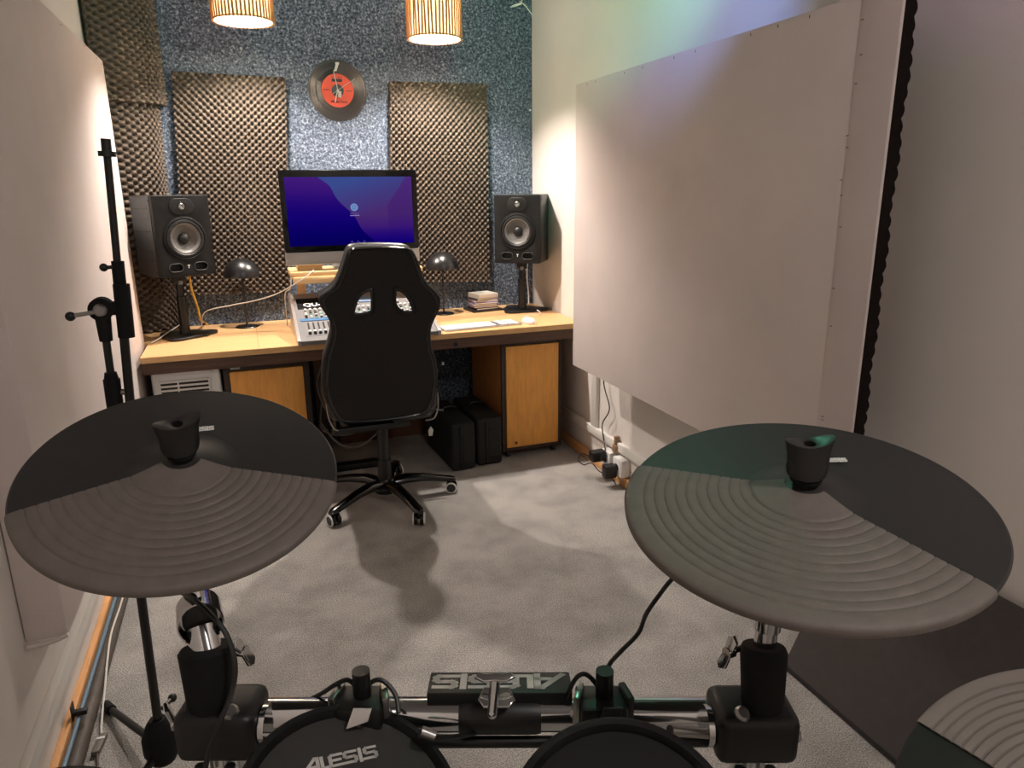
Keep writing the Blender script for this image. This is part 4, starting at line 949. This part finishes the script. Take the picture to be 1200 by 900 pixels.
C3 = cymbal('ringed electronic cymbal tilted low in front of the leaning board', (.703, .318, .82), (-.5, -.1), .178, -120, 98, None, 0, groove=.003, rings_mat=mat('cymbal_rubber_pale', (140, 130, 125), .55, spec=.5))
CH = cymbal('hi-hat cymbal pad beside the floor hose at the end of the kit', dep(30, 1012, .95), (.05, -.15), .15, -150, 30)

RA, RB = dep(283, 838, .80), dep(858, 836, .80); rd = (RB-RA).normalized()
t = thing('drum_rack', 'black and chrome drum rack bar carrying the cymbals and toms', 'drum rack', ((RA+RB)/2*1)*1)
rk = t
MB().cyl(RA, RB, .0185, n=28).build('cross_bar', CHROME, t)
bar2 = MB().cyl(RA+Vector((0, 0, -.028))+KF*-.01, RB+Vector((0, 0, -.028))+KF*-.01, .0065, n=12).build('lower_rod', BLACKM, t)
def clamp(c, s):
    fr = Matrix(((rd.x, KF.x, 0, c.x), (rd.y, KF.y, 0, c.y), (rd.z, KF.z, 1, c.z), (0, 0, 0, 1)))
    cl = MB().box((-.043, -.030, -.028), (.043, .034, .030), .011, 3, fr).build('clamp', BLACK, rk)
    MB().lathe([(0, 0), (.0085, 0), (.0085, .004), (.006, .007), (0, .007)], fr @ Vector((.018*s, -.018, .0285)), Vector((0, -.5, .85)), 14).build('clamp_bolt', STEEL, cl)
    MB().cyl(fr @ Vector((.044*s, 0, 0)), fr @ Vector((.050*s, 0, 0)), .0215, n=24).build('end_ring', CHROME, cl)
    for dx in (-.018, .014): MB().cyl(fr @ Vector((dx, -.028, -.05)), fr @ Vector((dx, -.028, -.030)), .006, n=10).build('clamp_screw', STEEL, cl)
    return fr
fl_ = clamp(dep(262, 848, .785), 1); fr_ = clamp(dep(880, 850, .775), -1)
for m_ in (fl_, fr_):
    c = m_.translation
    MB().cyl((c.x, c.y, .03), (c.x, c.y, c.z-.03), .019, n=24).build('upright', CHROME, rk)
    MB().cyl((c.x, c.y, 0), (c.x, c.y, .05), .026, .022, 20).build('upright_foot', RUBBERB, rk)
    e = Vector((c.x, c.y, .30)); 
    MB().cyl(e, Vector((c.x, c.y, 0))-KF*.42+Vector((0, 0, .30)), .017, n=16).build('side_arm', CHROME, rk)
    g = Vector((c.x, c.y, 0))-KF*.42; MB().cyl(g, g+Vector((0, 0, .5)), .017, n=16).build('rear_upright', CHROME, rk)
# left cymbal arm
s0, s1 = dep(247, 836, .775), dep(242, 762, .775)
MB().tube([s0, s0.lerp(s1, .25), s1, s1+(s1-s0).normalized()*.004], [.020, .0235, .029, .026], 24).build('sleeve', RUBBERB, rk)
MB().cyl(s1-ZZ*.004, dep(236, 735, .785), .0165, n=20).build('arm_tube', CHROME, rk)
tc_ = dep(234, 722, .79)
b = MB(); ax = (EYE-tc_); ax.z = .35*ax.length*.3; ax.normalize()
b.lathe([(.022, .022), (.0235, .022), (.0235, -.022), (.0, -.022)], tc_, ax, 28, False); b.lathe([(.022, .022), (.020, .004), (0, .004)], tc_, ax, 28, False); b.build('tilter', CHROME, rk)
MB().lathe([(.0, .0), (.018, 0), (.018, .006), (.004, .010), (0, .010)], tc_+ax*.004, ax, 20).build('tilter_cap', BLACK, rk)
MB().cyl(tc_+ZZ*.01, CL[1]-CL[2]*.02, .0075, n=14).build('cymbal_rod', CHROME, rk)
MB().cyl(CL[1]-CL[2]*.034, CL[1]-CL[2]*.016, .016, n=18).build('rod_seat', RUBBERB, rk)
# right cymbal arm
s0, s1 = dep(893, 834, .765), dep(895, 762, .765)
MB().tube([s0, s0.lerp(s1, .2), s1, s1+(s1-s0).normalized()*.005], [.0195, .022, .0245, .022], 24).build('sleeve', RUBBERB, rk)
MB().cyl(s1-ZZ*.004, dep(899, 733, .760), .0115, n=20).build('arm_tube', CHROME, rk)
MB().cyl(dep(898.5, 736, .760), dep(900, 724, .757), .014, n=20).build('arm_collar', CHROME, rk)
MB().cyl(dep(900, 726, .757), CR[1]-CR[2]*.02, .0075, n=14).build('cymbal_rod', CHROME, rk)
MB().cyl(CR[1]-CR[2]*.034, CR[1]-CR[2]*.016, .016, n=18).build('rod_seat', RUBBERB, rk)
def wing(c, ax, up, name='wing_bolt', s=1):
    ax, up = Vector(ax).normalized(), Vector(up).normalized(); n = ax.cross(up)
    pts = [(-.026, .002), (-.020, .009), (-.008, .0075), (0, .006), (.008, .0075), (.020, .009), (.026, .002), (.020, -.007), (.008, -.0065), (0, -.006), (-.008, -.0065), (-.020, -.007)]
    b = MB(); b.merge(plate([[(x*s, y*s) for x, y in pts]], .006*s, .002*s, frame(c, up, n, ax))); b.cyl(Vector(c)-ax*.028*s, Vector(c), .0045*s, n=10); b.cyl(Vector(c)-ax*.008*s, Vector(c)+ax*.003*s, .008*s, n=12)
    return b.build(name, CHROME, rk)
wing(dep(286, 763, .775), KR-.2*KF, ZZ*1+KR*-.35-KF*.3, s=.82)
wing(dep(853, 765, .765), -KR-.5*KF, ZZ*1+KR*.35, s=.80)
wing(dep(204, 847, .77), -KR-.4*KF, ZZ+KR*-.3, s=.95)
wing(dep(921, 852, .765), KR*.7-KF*.6, ZZ*-.8+KR*.7, s=.95)
# name plate box on the bar with its T-bolt
npc = RA.lerp(RB, (586-283)/(858-283)) + KF*.014 + ZZ*.021
fr = Matrix(((rd.x, KF.x, 0, npc.x), (rd.y, KF.y, 0, npc.y), (rd.z, KF.z, 1, npc.z), (0, 0, 0, 1)))
fr = fr @ Matrix.Rotation(math.radians(-8), 4, 'X')
npb = MB().box((-.080, -.020, -.010), (.080, .024, .008), .0015, 2, fr).build('name_plate', BLACK, rk)
b = MB(); ox = fr.to_3x3() @ Vector((-1, 0, 0)); oy = fr.to_3x3() @ Vector((0, -1, 0)); oz = fr.to_3x3() @ Vector((0, 0, 1))
b.strokes([[(x-2.1, y-.5) for x, y in L] for L in AL], fr @ Vector((0, .003, .0081)), ox*.0335, oy*.026, oz, .22, .0006); b.build('lettering', LOGO, npb, smooth=False)
mc = RA.lerp(RB, (586-283)/(858-283))
MB().tube([mc-rd*.045, mc-rd*.038, mc+rd*.038, mc+rd*.045], [.0195, .0208, .0208, .0195], 24).build('bar_clamp', BLACK, rk)
p0, p1 = dep(577, 836, .765), dep(580, 797, .770)
b = MB(); b.cyl(p0, p1, .0058, n=14); b.ball(p0, .006); b.build('t_bolt', CHROME, rk)
pts = [(-.022, -.001), (-.017, .005), (-.008, .003), (0, .0045), (.008, .003), (.017, .005), (.022, -.001), (.012, -.006), (0, -.005), (-.012, -.006)]
MB().merge(plate([pts], .005, .0015, frame(p1+ZZ*.004, KR, (ZZ*.5+KF*.87).normalized()))).build('t_handle', CHROME, rk)
MB().merge(plate([[(-.014, 0), (.014, 0), (.020, -.014), (.014, -.022), (-.014, -.022), (-.020, -.014)]], .004, .0012, frame(dep(582, 806, .782), KR, (ZZ*.4+KF*.9).normalized()))).build('t_washer', CHROME, rk)

def tom(label, c, n2, R, text, mount_px):
    c = Vector(c); n = Vector((n2[0], n2[1], math.sqrt(1-n2[0]**2-n2[1]**2))); 
    t = thing('drum_pad', label, 'drum pad', c, 0, 'electronic tom pads')
    MB().lathe([(0, -.045), (R*.7, -.045), (R*.93, -.030), (R*.97, -.010), (R*.97, -.003), (0, -.003)], c, n, 56).build('shell', BLACK, t)
    MB().lathe([(R*.88, -.004), (R*.90, .004), (R*.93, .0085), (R*.97, .009), (R, .004), (R, -.008), (R*.97, -.012)], c, n, 72, False).build('rim', RUBBERB, t)
    hd = MB().lathe([(0, .001), (R*.6, .001), (R*.885, .0005), (R*.89, -.006)], c, n, 64, False).build('head', MESHHD if text else RUBBERB, t)
    if text:
        # reads towards the drummer
        y_ = (_d*-1); y_ = (y_-n*y_.dot(n)).normalized(); x_ = y_.cross(n)
        roll = math.radians(-4); x2 = x_*math.cos(roll)+y_*math.sin(roll); y2 = n.cross(x2)
        o_ = onplane(398, 890, c+n*.0012, n); s = .0150
        b = MB(); b.strokes([[(x-2.1, y-.5) for x, y in L] for L in AL], o_, x2*s*1.15, y2*s*.82, n, .20, .0005); b.build('logo', LOGO, hd, smooth=False)
    return t, n
T1, n1 = tom('black tom pad with printed maker name on its head', (.041, .569, .853), (.217, -.335), .11, True, None)
T2, n2_ = tom('plain all-black tom pad without lettering', (.261, .439, .857), (-.2, -.5), .11, False, None)
# tom mounts on the rack
for cx_, chrome in ((423, True), (706, False)):
    c = dep(cx_, 832, .772); M_ = CHROME if chrome else BLACK
    fr = Matrix(((rd.x, KF.x, 0, c.x), (rd.y, KF.y, 0, c.y), (rd.z, KF.z, 1, c.z), (0, 0, 0, 1)))
    mt = MB().box((-.025, -.020, -.016), (.025, .022, .016), .005, 2, fr).build('tom_mount', BLACK, rk)
    MB().cyl(fr @ Vector((.002, .004, .015)), fr @ Vector((.002, .004, .046)), .0095, n=18).build('mount_knob', BLACKM, mt)
    MB().merge(plate([[(-.014, -.010), (.010, -.002), (.014, .012), (-.006, .012)]], .006, .0012, frame(fr @ Vector((.004, -.026, .010)), rd, (ZZ*.8+KF*.4).normalized()))).build('mount_plate', M_, mt)
    for sgn in (-1, 1):
        MB().box((sgn*.026-.004, -.016, -.012), (sgn*.026+.004, .012, .022), .002, 2, fr @ Matrix.Rotation(sgn*.25, 4, 'Z')).build('mount_ear', STEEL if chrome or sgn < 0 else BLACK, mt)
    MB().tube(smoothpts([fr @ Vector((0, -.01, 0)), fr @ Vector((0, -.05, -.03)), (T1 if chrome else T2).location+Vector((0, 0, -.05))], 5), .0055, 10).build('l_rod', STEEL, mt)
MB().cyl(dep(785, 856, .74), dep(838, 860, .77), .0055, n=12).build('side_rod', STEEL, rk)
# kit cables
o = cable('drum_cable', [dep(707, 800, .772), dep(714, 779, .78), dep(727, 764, .80), dep(748, 742, .82), dep(757, 720, .83), dep(772, 698, .82), dep(790, 676, .80), dep(830, 640, .78), dep(900, 600, .74)], .0026, BLACK); tag(o, 'black cable curving from the plain tom mount up to the cymbal', 'cable')
o = cable('drum_cable', [dep(703, 808, .774), dep(692, 794, .775), dep(682, 790, .775), dep(672, 799, .78), dep(664, 818, .79)], .0026, BLACK); tag(o, 'short black cable arching from the plain tom mount to the bar', 'cable')
o = cable('drum_cable', [dep(427, 806, .775), dep(440, 797, .775), dep(452, 800, .775), dep(464, 816, .77), dep(467, 836, .76)], .0026, BLACK); tag(o, 'short black cable arching off the mount of the lettered tom', 'cable')
o = cable('drum_cable', [dep(419, 806, .775), dep(408, 797, .775), dep(395, 801, .78), dep(378, 812, .80), dep(362, 820, .82)], .0026, BLACK); tag(o, 'black cable trailing behind the mount of the lettered tom', 'cable')
o = cable('drum_cable', [dep(510, 863, .74), dep(535, 863, .76), dep(560, 858, .79), dep(580, 850, .815)], .0026, BLACK); tag(o, 'black cable hanging below the rack bar between the toms', 'cable')
o = MB().cyl(dep(493, 857, .738), dep(509, 863, .74), .006, n=12).build('jack_plug', STEEL); tag(o, 'silver jack plug in the side of the lettered tom', 'plug')
o = cable('drum_cable', [dep(212, 694, .80), dep(232, 706, .765), dep(262, 738, .755), dep(275, 775, .750), dep(272, 810, .745), dep(258, 845, .735), dep(245, 880, .73), dep(238, 915, .73)], .0028, BLACK); tag(o, 'black cable running down the sleeve of the cymbal by the microphone stand', 'cable')
